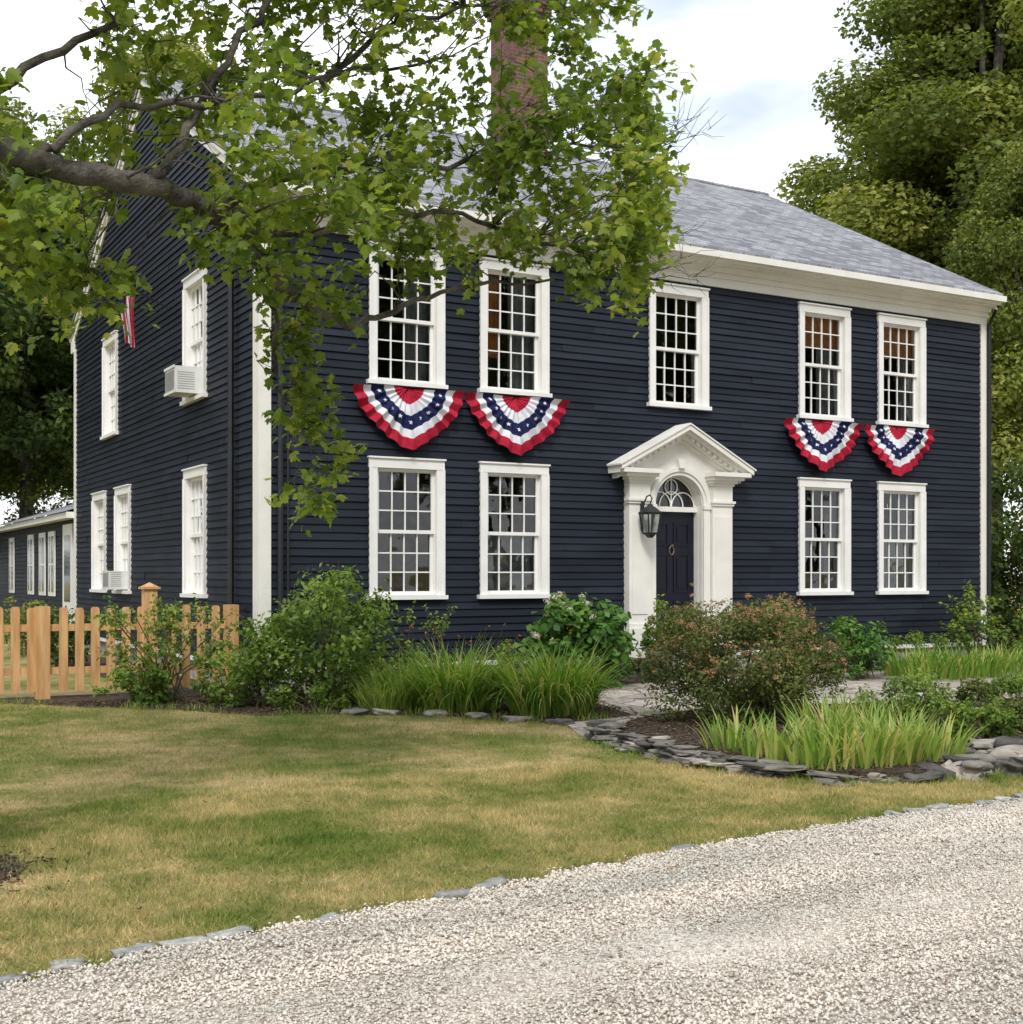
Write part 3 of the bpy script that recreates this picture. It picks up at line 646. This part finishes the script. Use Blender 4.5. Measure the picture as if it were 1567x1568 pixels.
for p in posts:
    tall_=1.42 if p==-1.28 else 1.2; y=fy(p)-.01; r=.085
    g.box(p-r,p+r,y-r,y+r,-.05,tall_)
    if p==-1.28: g.box(p-.12,p+.12,y-.12,y+.12,tall_+.001,tall_+.03); g.add([(p-.1,y-.1,tall_+.031),(p+.1,y-.1,tall_+.031),(p+.1,y+.1,tall_+.031),(p-.1,y+.1,tall_+.031),(p,y,tall_+.09)],[(0,1,4),(1,2,4),(2,3,4),(3,0,4)])
g.make('posts',M['cedar'],fe)

# ------------------------------------------------------------------ foliage generators
def unit(v): return v/(np.linalg.norm(v,axis=-1,keepdims=True)+1e-9)
def leafquads(P,Nn,size,asp=.55,r=rng):
    n=len(P); Nn=unit(Nn); t=unit(np.cross(Nn,r.normal(size=(n,3)))); b=np.cross(Nn,t); s=size[:,None]
    V=np.stack([P,P+t*s*.5+b*s*asp*.5+Nn*s*.10,P+t*s-Nn*s*.05,P+t*s*.5-b*s*asp*.5+Nn*s*.10],1)
    return V.reshape(-1,3),np.arange(4*n).reshape(-1,4)
def cloud(centers,rads,n,r,shell=.35,flat=.8):
    wts=rads**2; wts=wts/wts.sum(); idx=r.choice(len(centers),n,p=wts)
    d=unit(r.normal(size=(n,3))); rad=rads[idx]*(r.random(n)**shell)
    P=centers[idx]+d*rad[:,None]*np.array([1,1,flat]); return P,d,idx
def bush(name,loc,rx,ry,h,nleaf,size,mt,nl=26,seed=0,stems=14,asp=.55,top=None,shoots=0,mid=.42,lr=(.15,.30)):
    r=np.random.default_rng(seed); e=empty(name,loc)
    zz=r.uniform(.08,.86,nl); prof=np.sqrt(np.clip(1-((zz-mid)/.62)**2,.08,1)); a=r.uniform(0,6.283,nl); q=r.random(nl)**.45*prof*.82
    C=np.column_stack([np.cos(a)*q*rx,np.sin(a)*q*ry,zz*h])
    R=r.uniform(*lr,nl)*min(rx,h*.8)*1.15
    P,dd,idx=cloud(C,R,nleaf,r); ok=(P[:,2]>.02); P,dd,idx=P[ok],dd[ok],idx[ok]
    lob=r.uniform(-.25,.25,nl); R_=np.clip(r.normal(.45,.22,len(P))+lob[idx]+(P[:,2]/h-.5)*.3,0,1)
    g=G(WORLD)
    for i in range(stems):
        c=C[i%nl]; p0=Vector((r.normal(0,.12),r.normal(0,.12),-.02)); p2=Vector(c); p1=p0*.3+Vector((c[0]*.3,c[1]*.3,c[2]*.55)); p3=p2+Vector((c[0]*.15,c[1]*.15,R[i%nl]*.8))
        g.tube([p0,p1,p2,p3],[.012,.009,.006,.003],5)
    SP=[];SN=[]
    for i in range(shoots):
        j=r.integers(nl); c=C[j]; d=unit(np.array([c[0]/rx,c[1]/ry,.15+.9*c[2]/h])+r.normal(0,.3,3)); Ls=r.uniform(.2,.5)*h*.6
        p=[c,c+d*Ls*.5,c+d*Ls+np.array([0,0,-.12*Ls])]; g.tube(p,[.004,.003,.0015],4)
        for k in range(16):
            t=k/15; SP.append(c+d*Ls*t+np.array([0,0,-.12*Ls*t*t])+r.normal(0,size*.35,3)); SN.append(r.normal(0,.5,3)+np.array([0,0,.8]))
    g.make('stems',M['stem'],e)
    NN=dd*.8+np.array([0,-.1,.6])+r.normal(0,.5,P.shape)
    if shoots: P=np.vstack([P,SP]); NN=np.vstack([NN,SN]); R_=np.concatenate([R_,np.clip(r.normal(.65,.2,len(SP)),0,1)])
    V,F=leafquads(P,NN,size*r.uniform(.6,1.25,len(P)),asp,r)
    npmesh('leaves',V,F,mt,np.repeat(R_,4),e)
    if top:
        tm,tn,ts=top; P=[];Nn=[]
        for q in range(tn):
            i=r.integers(nl); d=unit(r.normal(size=3)+np.array([0,-.4,1.0])); c=C[i]+d*R[i]*1.0
            if c[2]<h*.4: continue
            k=26; o_=unit(r.normal(size=(k,3)))*ts*(r.random((k,1))**.4)*np.array([1,1,.6]); P.append(c+o_); Nn.append(o_+np.array([0,0,.02]))
        P=np.vstack(P);Nn=np.vstack(Nn); V,F=leafquads(P,Nn,np.full(len(P),ts*.42),.9,r); npmesh('flower_heads',V,F,tm,np.repeat(r.random(len(P)),4),e)
    return e
def blades(name,loc,radx,rady,n,length,width,droop,mt,seed=0,parent=None,flow=None,spread=.45):
    r=np.random.default_rng(seed); e=parent or empty(name,loc)
    off=np.array(loc) if parent else np.zeros(3)
    a=r.uniform(0,6.283,n); rr=np.sqrt(r.random(n)); bx=np.cos(a)*rr*radx; by=np.sin(a)*rr*rady
    da=a+r.normal(0,.7,n); Ln=length*r.uniform(.55,1.1,n); dr=droop*r.uniform(.3,1.2,n)*(.35+rr*.65)
    K=7; V=np.zeros((n,K,2,3)); px,py,pz=bx*spread,by*spread,np.full(n,0.0); ang=np.abs(r.normal(0,.16,n))+.05+.15*rr
    sx,sy=-np.sin(da),np.cos(da)
    for k in range(K):
        t=k/(K-1); w=width*.5*(1-t**2.2)*(.75+.25*math.sin(t*3)); w=np.full(n,max(w,.0008))
        V[:,k,0,0]=px-sx*w;V[:,k,0,1]=py-sy*w;V[:,k,0,2]=pz;V[:,k,1,0]=px+sx*w;V[:,k,1,1]=py+sy*w;V[:,k,1,2]=pz
        an=ang+dr*(t**1.3)*1.9; st=Ln/(K-1); px=px+np.sin(an)*np.cos(da)*st; py=py+np.sin(an)*np.sin(da)*st; pz=np.maximum(pz+np.cos(an)*st,.01)
    V=V.reshape(n,K*2,3)+off
    F=np.array([(2*k,2*k+1,2*k+3,2*k+2) for k in range(K-1)]); F=(F[None]+2*K*np.arange(n)[:,None,None]).reshape(-1,4)
    npmesh('blades',V.reshape(-1,3),F,mt,np.repeat(r.random(n),2*K),e)
    if flow:
        fm,fn=flow; g=G(WORLD); P=[]
        for i in range(fn):
            a_=r.uniform(0,6.28); q=r.random()*.6; x0,y0=math.cos(a_)*q*radx,math.sin(a_)*q*rady; hh=length*r.uniform(.75,1.1)
            g.tube([(x0*.5,y0*.5,0),(x0,y0,hh*.6),(x0*1.3,y0*1.3,hh)],[.004,.003,.002],4)
            P+= [np.array([x0*1.3,y0*1.3,hh])+r.normal(0,.015,3) for _ in range(3)]
        g.make('stalks',M['stem'],e); P=np.array(P); V,F=leafquads(P,r.normal(size=P.shape),np.full(len(P),.035),.5,r); npmesh('flowers',V,F,fm,np.repeat(r.random(len(P)),4),e)
    return e

bush('rose_bush',(.35,-1.5,0),1.15,.8,1.8,3700,.085,M['rose'],40,3,stems=26,asp=.55,shoots=80)
bush('rose_bush',(-.35,-1.3,0),.75,.6,1.15,1900,.08,M['rose'],24,13,stems=14,shoots=34)
bush('climbing_rose_bush',(-1.35,-.25,0),.95,.5,1.3,1150,.075,M['rose'],26,4,stems=24,shoots=44)
bush('climbing_rose_bush',(-.7,-.9,0),.75,.5,.65,1300,.07,M['rose'],20,41,stems=8,shoots=14)
bush('climbing_rose_bush',(-1.75,-.5,0),.6,.35,.5,1000,.07,M['rose'],16,42,stems=8,shoots=12)
bush('hydrangea_bush',(4.35,-1.05,0),.94,.65,1.3,2500,.15,M['hyd'],34,5,asp=.75,top=(M['hydf'],30,.075))
bush('spirea_bush',(3.2,-6.0,.08),1.36,1.1,1.28,26000,.045,M['spirea'],100,6,stems=36,top=(M['spf'],520,.042),shoots=80,lr=(.12,.25))
bush('azalea_bush',(8.85,-2.05,0),.66,.55,1.02,1700,.10,M['hyd'],22,8,stems=16,shoots=14)
for i,(x,y) in enumerate(((5.75,-1.15),(7.95,-1.15))):
    e=bush('potted_plant',(x,y,.45),.36,.36,.8,1100,.07,M['rose'],14,20+i,stems=6,shoots=8)
    g=G(WORLD); g.tube([(0,0,-.45),(0,0,-.1),(0,0,.02),(0,0,.04)],[.13,.18,.2,.19],16); g.make('planter',M['pot'],e,smooth=False)
bush('yellow_coneflower_plant',(12.9,-.8,0),.55,.4,1.5,800,.09,M['rose'],18,30,stems=14,top=(M['yellowf'],22,.04),shoots=18)
bush('yellow_coneflower_plant',(14.6,-.6,0),.8,.5,1.1,1900,.08,M['rose'],20,31,stems=10,top=(M['yellowf'],26,.04),shoots=10)
for i,(x,y,rx,h) in enumerate(((4.2,-7.4,.7,.55),(4.9,-7.8,.8,.5),(5.7,-7.5,.8,.5),(6.7,-7.0,.8,.42),(5.4,-8.5,.7,.4),(4.1,-8.3,.5,.35))):
    bush('sedum_plant',(x,y,.08),rx,rx*.8,h,2300,.05,M[('rose','spirea','rose')[i%3]],26,32+i,stems=10,shoots=24)
for i,(x,y,rx,h,k) in enumerate(((3.3,-.8,.6,.55,'rose'),(1.2,-.8,.8,.5,'rose'),(2.2,-.9,.6,.65,'hyd'),(2.4,-2.2,.35,.8,'rose'),(10.2,-.75,.8,.55,'hyd'),(11.5,-.8,.8,.6,'rose'),(5.1,-.9,.35,.5,'hyd'),(-.1,-2.15,.6,.35,'rose'),(1.0,-2.0,.5,.55,'rose'),(9.1,-.8,.5,.4,'rose'),(3.2,-2.2,.5,.4,'hyd'),(13.3,-1.6,.7,.5,'rose'),(1.9,-1.5,.3,1.15,'rose'),(1.6,-1.3,.22,1.3,'rose'))):
    bush('low_green_plant',(x,y,0),rx,rx*.6,h,int((1800 if h<1 else 900)*rx),.055,M[k],16,70+i,stems=8,shoots=12)
blades('daylily_clump',(1.5,-2.9,0),1.0,.8,800,.95,.026,1.4,M['lily'],1,flow=(M['orangef'],14),spread=.5)
blades('daylily_clump',(2.2,-3.85,0),1.0,.8,900,.95,.026,1.45,M['lily'],2,flow=(M['orangef'],2),spread=.5)
blades('daylily_clump',(1.05,-2.4,0),.6,.5,280,.75,.02,1.2,M['lily'],33,spread=.6)
blades('ornamental_grass',(.7,-2.5,0),.45,.4,260,.5,.014,.9,M['iris'],3,spread=.7)
for i,(x,y,n_,l) in enumerate(((1.65,-8.85,95,.42),(2.0,-8.95,100,.44),(2.35,-8.95,100,.44),(2.75,-8.95,90,.4),(1.6,-8.3,80,.42),(2.1,-8.4,90,.48),(2.6,-8.4,90,.48),(3.0,-8.3,80,.46),(1.7,-7.7,60,.42),(2.6,-7.8,70,.5),(3.2,-7.6,70,.5))):
    blades('iris_clump',(x,y,.09),.34,.3,n_,l,.030,.6,M['iris'],40+i,spread=.8)
for i,(x,y) in enumerate(((9.9,-2.6),(10.7,-2.6),(10.2,-2.0),(11.5,-2.4))):
    blades('iris_clump',(x,y,0),.8,.5,220,.55,.03,.7,M['lily'],8+i,spread=.8)
tf=empty('grass_tufts')
for i,(x,y) in enumerate(densify(edge[3:14],.22,.03)):
    if rng.random()<.5: blades('t',(x,y+.05,0),.12,.07,34,.075,.005,.9,M['blade'],100+i,parent=tf,spread=.9)
for i,(x,y) in enumerate(densify(bed[1:9],.28,.05)):
    if rng.random()<.6: blades('t',(x,y,0),.16,.12,36,.13,.006,.9,M['lily'],300+i,parent=tf,spread=.9)
for i,(x,y) in enumerate(densify([(1.1,-6.2),(1.05,-8.3),(1.5,-9.35),(2.1,-9.6),(6,-9.4)],.22,.05)):
    if rng.random()<.7: blades('t',(x,y,0),.14,.1,34,.10,.006,.9,M['lily'],500+i,parent=tf,spread=.9)

# ------------------------------------------------------------------ foreground maple (local frame)
mp=empty('maple_tree',(-4.975,-8.905,0),math.radians(-29.7))
r=np.random.default_rng(21)
limbs=[]
wood=G(WORLD)
def limb(pts,r0,r1,n=9,sub=5,wob=.02):
    P=[Vector(p) for p in pts]; out=[]
    for i in range(len(P)-1):
        p0=P[max(i-1,0)];p1=P[i];p2=P[i+1];p3=P[min(i+2,len(P)-1)]
        for k in range(sub):
            t=k/sub; q=.5*((2*p1)+(p2-p0)*t+(2*p0-5*p1+4*p2-p3)*t*t+(3*p1-p0-3*p2+p3)*t**3)
            out.append(q+Vector(r.normal(0,wob,3)))
    out.append(P[-1]); K=len(out); rad=[(r0+(r1-r0)*(i/(K-1))**.8)*(1+r.normal(0,.06)) for i in range(K)]
    wood.tube(out,rad,n); limbs.append((np.array(out),rad)); return out
limb([(0,0,-.1),(0,.02,1.2),(-.03,.0,2.4),(-.05,0,3.6),(-.1,-.05,5),(-.15,-.1,6.8),(-.1,0,8.6)],.25,.05,12)
limb([(-.05,0,3.5),(.2,.05,3.8),(.48,.1,3.88),(.73,.4,3.9),(1.10,.8,3.93),(1.39,1.2,3.88),(1.60,1.6,3.68),(1.75,2.0,3.53)],.09,.05,12,wob=.014)
limb([(1.75,2.0,3.53),(2.01,2.4,3.45),(2.35,2.8,3.6),(2.82,3.2,3.84),(3.6,3.5,4.0)],.04,.010,7)
limb([(1.6,1.6,3.68),(1.62,1.9,3.3),(1.62,2.2,2.9),(1.84,2.3,2.5)],.022,.006,6)
limb([(1.10,.8,3.93),(1.25,1.0,4.3),(1.5,1.1,4.8),(1.75,1.3,5.3),(2.0,1.5,6.0)],.038,.012,7)
limb([(1.39,1.2,3.88),(1.9,1.6,4.25),(2.5,2.2,4.5),(3.2,2.9,4.8),(3.9,3.5,5.1),(4.3,3.7,5.1)],.036,.008,7)
limb([(1.5,1.4,3.8),(2.2,2.0,4.05),(2.8,2.6,4.3),(3.3,3.0,4.2),(3.8,3.4,4.2),(4.25,3.7,4.0)],.03,.007,7)
limb([(.3,.05,3.85),(.45,.3,4.4),(.8,.7,4.8),(1.1,.9,5.3),(1.5,1.3,5.9)],.035,.012,7)
limb([(.6,.3,3.9),(.9,.5,4.25),(1.5,1.0,4.5),(2.1,1.6,4.9),(2.8,2.3,5.3)],.030,.01,7)
limb([(-.1,-.05,5),(.5,.5,5.7),(1.4,1.3,6.3),(2.4,2.1,6.6),(3.2,2.9,6.5)],.05,.015,8)
limb([(-.05,0,4.4),(.4,-.1,4.9),(1.0,.1,5.4),(1.8,.7,5.9)],.030,.010,7)
limb([(-.1,0,4.6),(-.9,.5,5.4),(-1.8,1.1,6.2)],.08,.02,8); limb([(-.1,0,5.2),(-.6,-.9,6.0),(-1.1,-1.8,6.8)],.08,.02,8)
limb([(2.0,1.5,4.8),(2.6,2.1,5.5),(3.3,2.8,5.9)],.025,.008,6)
zlow=lambda a:np.interp(a,[-3,0,.5,.8,1,1.3,1.6,2,2.3,2.6,3,3.5,4,4.5,4.8],[4,3.3,3.25,3.4,3.75,3.55,3.35,3.4,3.7,4.0,4.1,4.0,3.85,4.1,4.4])
zhig=lambda a:np.interp(a,[-3,0,3.3,3.8,4.2,4.5,4.8],[8,8.4,7.0,6.1,5.6,5.3,5.0])
anch=[]
while len(anch)<590:
    a=-.3+4.8*r.random()**1.25; b=.15+.76*a+r.normal(0,.6)
    if b<-.3 or (a-3.0)/(6.8+b)>.132: continue
    zl,zh=zlow(a),zhig(a); z=zl+(zh-zl)*r.random()**1.12
    if mn.noise(Vector((a*1.2,b*1.2,z*1.4)))<-.16: continue
    anch.append((a,b,z))
for _ in range(90):
    d=unit(r.normal(size=3)); q=r.random()**.4; anch.append((-1.0+d[0]*2.2*q,.2+d[1]*2.4*q,6.8+d[2]*2.0*q))
for _ in range(15):
    t=r.random(); anch.append((1.62+.25*t+r.normal(0,.10),2.1+r.normal(0,.12),3.35-1.15*t))
allp=np.vstack([l[0] for l in limbs]); allr=np.concatenate([l[1] for l in limbs])
LP=[];LN=[];LT=[];LI=[]
for ai,an in enumerate(anch):
    A_=np.array(an); d=np.linalg.norm(allp-A_,axis=1)+.6*np.maximum(0,allp[:,2]-A_[2]); j=int(np.argmin(d)); S=allp[j]
    dd=A_-S; ln=np.linalg.norm(dd)
    mid=S+dd*.5+r.normal(0,.07,3)+np.array([0,0,.08*ln]); r0=min(allr[j]*.5,.004+.007*ln)
    wood.tube([S,S+(mid-S)*.5+r.normal(0,.025,3),mid,mid+(A_-mid)*.55+r.normal(0,.035,3),A_],[r0,r0*.8,r0*.6,r0*.45,.0025],5)
    nt_=r.integers(4,8); out=unit(dd*1.0+np.array([.2,.2,0]))
    for t in range(nt_):
        dv=unit(out+r.normal(0,.8,3)+np.array([0,0,-.12])); Lt=r.uniform(.14,.36); E=A_+dv*Lt
        wood.tube([A_,A_+dv*Lt*.5+np.array([0,0,.01]),E+np.array([0,0,-.03])],[.003,.0024,.0014],3,cap=False)
        for k in range(r.integers(5,10)):
            s=r.uniform(.3,1.05); p=A_+dv*Lt*s+r.normal(0,.05,3)+np.array([0,0,-.02]); LP.append(p); LT.append(unit(dv*.5+r.normal(0,.6,3)+np.array([0,0,-.55]))); LN.append(unit(r.normal(0,.6,3)+np.array([-.15,-.35,.8]))); LI.append(ai)
for (s,e_) in (((4.2,3.6,5.0),(4.8,3.8,5.45)),((4.2,3.6,5.0),(4.95,3.7,5.3)),((4.2,3.7,4.05),(4.8,3.9,4.3)),((4.2,3.7,4.0),(4.85,3.8,4.1)),((3.8,3.5,5.2),(4.35,3.7,5.6)),((4.1,3.7,4.3),(4.85,3.9,4.5))):
    S=np.array(s);E=np.array(e_)
    for q in range(2):
        m1=S+(E-S)*.5+r.normal(0,.06,3); E2=E+r.normal(0,.12,3); wood.tube([S,m1,E2],[.006,.004,.0015],4)
        for w_ in range(5):
            b0=S+(E-S)*r.uniform(.3,.95); b1=b0+unit(E-S+r.normal(0,.4,3))*r.uniform(.12,.3); wood.tube([b0,(b0+b1)/2+r.normal(0,.015,3),b1],[.003,.002,.001],4)
wood.make('trunk_and_branches',M['bark'],mp,smooth=True)
LP=np.array(LP);LN=np.array(LN);LT=np.array(LT);LI=np.array(LI);n=len(LP)
half=[(0,0),(.16,-.06),(.42,.08),(.36,.20),(.62,.42),(.40,.47),(.42,.62),(.20,.60),(.20,.80)]
out=[(x,y) for x,y in half]+[(0,1.05)]+[(-x,y) for x,y in half[:0:-1]]
lf=np.array(out); k=len(lf)
LT=unit(LT-LN*np.sum(LT*LN,1,keepdims=True)); LB=np.cross(LN,LT); sz=r.uniform(.045,.092,n)
fold=r.uniform(.05,.5,n); curl=r.uniform(-.1,.4,n)
V=LP[:,None,:]+sz[:,None,None]*(lf[None,:,0,None]*LB[:,None,:]+lf[None,:,1,None]*LT[:,None,:]-(np.abs(lf[None,:,0])*fold[:,None]+lf[None,:,1]**2*curl[:,None])[:,:,None]*LN[:,None,:])
idxR=list(range(0,10)); idxL=[0]+list(range(9,k))
FR=(np.array(idxR)[None]+k*np.arange(n)[:,None]); FL=(np.array(idxL)[None]+k*np.arange(n)[:,None])
F=np.vstack([FR,FL])
ca=r.uniform(-.25,.25,LI.max()+1); R_=np.clip(r.normal(.5,.2,n)+ca[LI],0,1)
npmesh('maple_leaves',V.reshape(-1,3),F,M['maple'],np.repeat(R_,k),mp)
print('maple leaves',n)
gl=empty('fallen_leaves')
n=45; P=np.column_stack([r.uniform(-5,1,n),r.uniform(-11.3,-7,n),np.full(n,.035)]); V,F=leafquads(P,np.tile([0,0,1.],(n,1))+r.normal(0,.25,(n,3)),r.uniform(.02,.05,n),.8,r)
npmesh('dry_leaves',V,F,simple('dry_leaf',(.22,.10,.04),(.35,.2,.08),9,.8),None,gl)

# ------------------------------------------------------------------ background trees
def crown(seed,nl,nleaf,size,mt,cone=0):
    r=np.random.default_rng(seed); C=[];R=[]
    for i in range(nl):
        z=r.random()**.85; prof=math.sin(math.pi*min(1,(z*.86+.14))**.85)**.7
        if cone: prof=max(.12,(1-z)**.62)*min(1,(z+.12)*5)
        a=r.uniform(0,6.283); q=math.sqrt(r.random())*prof*.86
        C.append((q*math.cos(a),q*math.sin(a),z*2.2+.15)); R.append(r.uniform(.07,.21)*(.6+.5*prof))
    C=np.array(C);R=np.array(R); P,d,idx=cloud(C,R,nleaf,r,.34,.85)
    V,F=leafquads(P,d+np.array([0,0,.5])+r.normal(0,.7,P.shape),size*r.uniform(.6,1.3,len(P)),.7,r)
    lob=r.uniform(-.32,.32,nl); R_=np.clip(r.normal(.42,.22,len(P))+lob[idx],0,1)
    me=npmesh('crown',V,F,mt,np.repeat(R_,4),mk=False)
    return me,C
def trunkmesh(C,seed):
    r=np.random.default_rng(seed); g=G(WORLD); g.tube([(0,0,-.9),(.02,0,0),(-.02,.03,.9),(.0,0,1.9)],[.06,.045,.03,.008],9)
    for i in r.choice(len(C),26,replace=False):
        c=C[i]; z0=max(-.3,c[2]*.5-.15); g.tube([(0,0,z0),(c[0]*.5,c[1]*.5,(z0+c[2])*.5+.03),tuple(c)],[.02,.012,.004],5)
    me=bpy.data.meshes.new('trunk'); me.from_pydata(g.v,[],g.f); me.materials.append(M['bark']); return me
vars_=[]
for s,mt,nlf,sz_,cn,nl_ in ((51,'tree1',175000,.023,1,300),(52,'tree2',42000,.044,0,170),(53,'tree1',90000,.029,0,240),(54,'tree2',42000,.044,0,170)):
    cm,C=crown(s,nl_,nlf,sz_,M[mt],cn); vars_.append((cm,trunkmesh(C,s)))
def tree(name,x,y,h,rx,v,rot=0,parent=None):
    cm,tm=vars_[v]; e=empty(name,(x,y,0),rot)
    if parent: e.parent=parent
    s=h/3.35
    for me,nm in ((cm,'crown'),(tm,'trunk')):
        o_=bpy.data.objects.new(nm,me); o_.scale=(rx,rx,s); o_.location=(0,0,s*.9); link(o_,e)
    return e
tree('oak_tree',25.6,9.6,22,9.0,0,.4)
tree('oak_tree',33,7,25,8,2,2)
tree('background_maple_tree',21.8,4.4,13,3.6,2,1)
tree('background_maple_tree',29,18,16,7,1,3)
tree('background_maple_tree',1.5,29,16,5,1,.5); tree('background_maple_tree',-4,25,17,5.5,3,1.7); tree('background_maple_tree',7,31,22,6.5,2,2.4)
tree('background_maple_tree',-1.5,36,23,7,2,2.9); tree('background_maple_tree',-10,27,19,6,1,4)
tl=empty('distant_tree_line')
for i,(x,y,h) in enumerate(((-14,26,14),(-22,20,15),(-12,38,18),(4,44,18),(14,48,17),(44,18,20),(46,4,20),(40,-6,17),(-26,4,15),(-32,-12,16),(-22,-34,21),(-10,-38,23),(2,-40,22),(13,-38,23),(24,-36,21),(36,-30,21),(52,-18,18))):
    tree('distant_tree',x,y,h,h*(.36 if y>-25 else .46),(1,3,2)[i%3],i*1.3,tl)
for i,(x,y,h) in enumerate(((17.6,1.9,4.2),(19.6,2.8,7),(16.9,4.0,3.0),(-2.6,19,1.6),(-3.2,16,1.4),(-4.5,22,3.0),(-7,18,3),(-1.3,10.5,1.3),(-1.2,6.5,1.1),(-1.5,29,6.5),(-6,27.5,6),(2.5,30,7),(-11,25,5),(19.0,5.0,6.5),(16.6,-.2,2.2))):
    rr_=h*.5 if h<5 else 2.6
    bush('background_shrub',(x,y,0),rr_,rr_,h,int(6500 if h>2.1 else 1400),.16 if h>2.1 else .1,M['tree1' if i%2 else 'tree2'],40,60+i,stems=10,shoots=0)

# ------------------------------------------------------------------ sky, sun, camera
w=bpy.data.worlds.new('World'); sc.world=w; w.use_nodes=True; nt=w.node_tree; nt.nodes.clear()
SE=math.radians(46); az=math.radians(212)
sky=N(nt,'ShaderNodeTexSky',sky_type='NISHITA'); sky.sun_disc=False; sky.sun_elevation=SE; sky.sun_rotation=az
tc=N(nt,'ShaderNodeTexCoord'); mpg=N(nt,'ShaderNodeMapping'); mpg.inputs['Scale'].default_value=(1,1,2.6); mpg.inputs['Location'].default_value=(.35,.1,.2)
nt.links.new(tc.outputs['Generated'],mpg.inputs[0])
n1=noise(nt,2.3,6,.5,vec=mpg.outputs[0]); cr=ramp(nt,[(.36,(.35,.35,.35)),(.58,(1,1,1))]); nt.links.new(n1.outputs[0],cr.inputs[0])
n2=noise(nt,3.1,5,.5,vec=mpg.outputs[0]); cc=ramp(nt,[(.36,(5.4,6.1,7.4)),(.56,(11.2,11.3,11.5))]); nt.links.new(n2.outputs[0],cc.inputs[0])
c=mix(nt,cr.outputs[0],sky.outputs[0],cc.outputs[0])
bg=N(nt,'ShaderNodeBackground'); bg.inputs[1].default_value=.15; nt.links.new(c,bg.inputs[0]); ow=N(nt,'ShaderNodeOutputWorld'); nt.links.new(bg.outputs[0],ow.inputs[0])
sl_=bpy.data.lights.new('sun','SUN'); sl_.energy=2.4; sl_.angle=math.radians(16); sl_.color=(1,.97,.92); so=link(bpy.data.objects.new('sun',sl_))
dv=Vector((math.sin(az)*math.cos(SE),math.cos(az)*math.cos(SE),math.sin(SE))); so.rotation_euler=dv.to_track_quat('Z','Y').to_euler(); so.location=(0,-20,30)
cam=bpy.data.cameras.new('camera'); cam.sensor_width=36; cam.lens=44.82; cam.shift_y=.0613; cam.clip_end=1000
co=link(bpy.data.objects.new('camera',cam)); co.location=(-5.517,-16.424,1.61); co.rotation_euler=(math.radians(90),0,math.radians(-29.7)); sc.camera=co
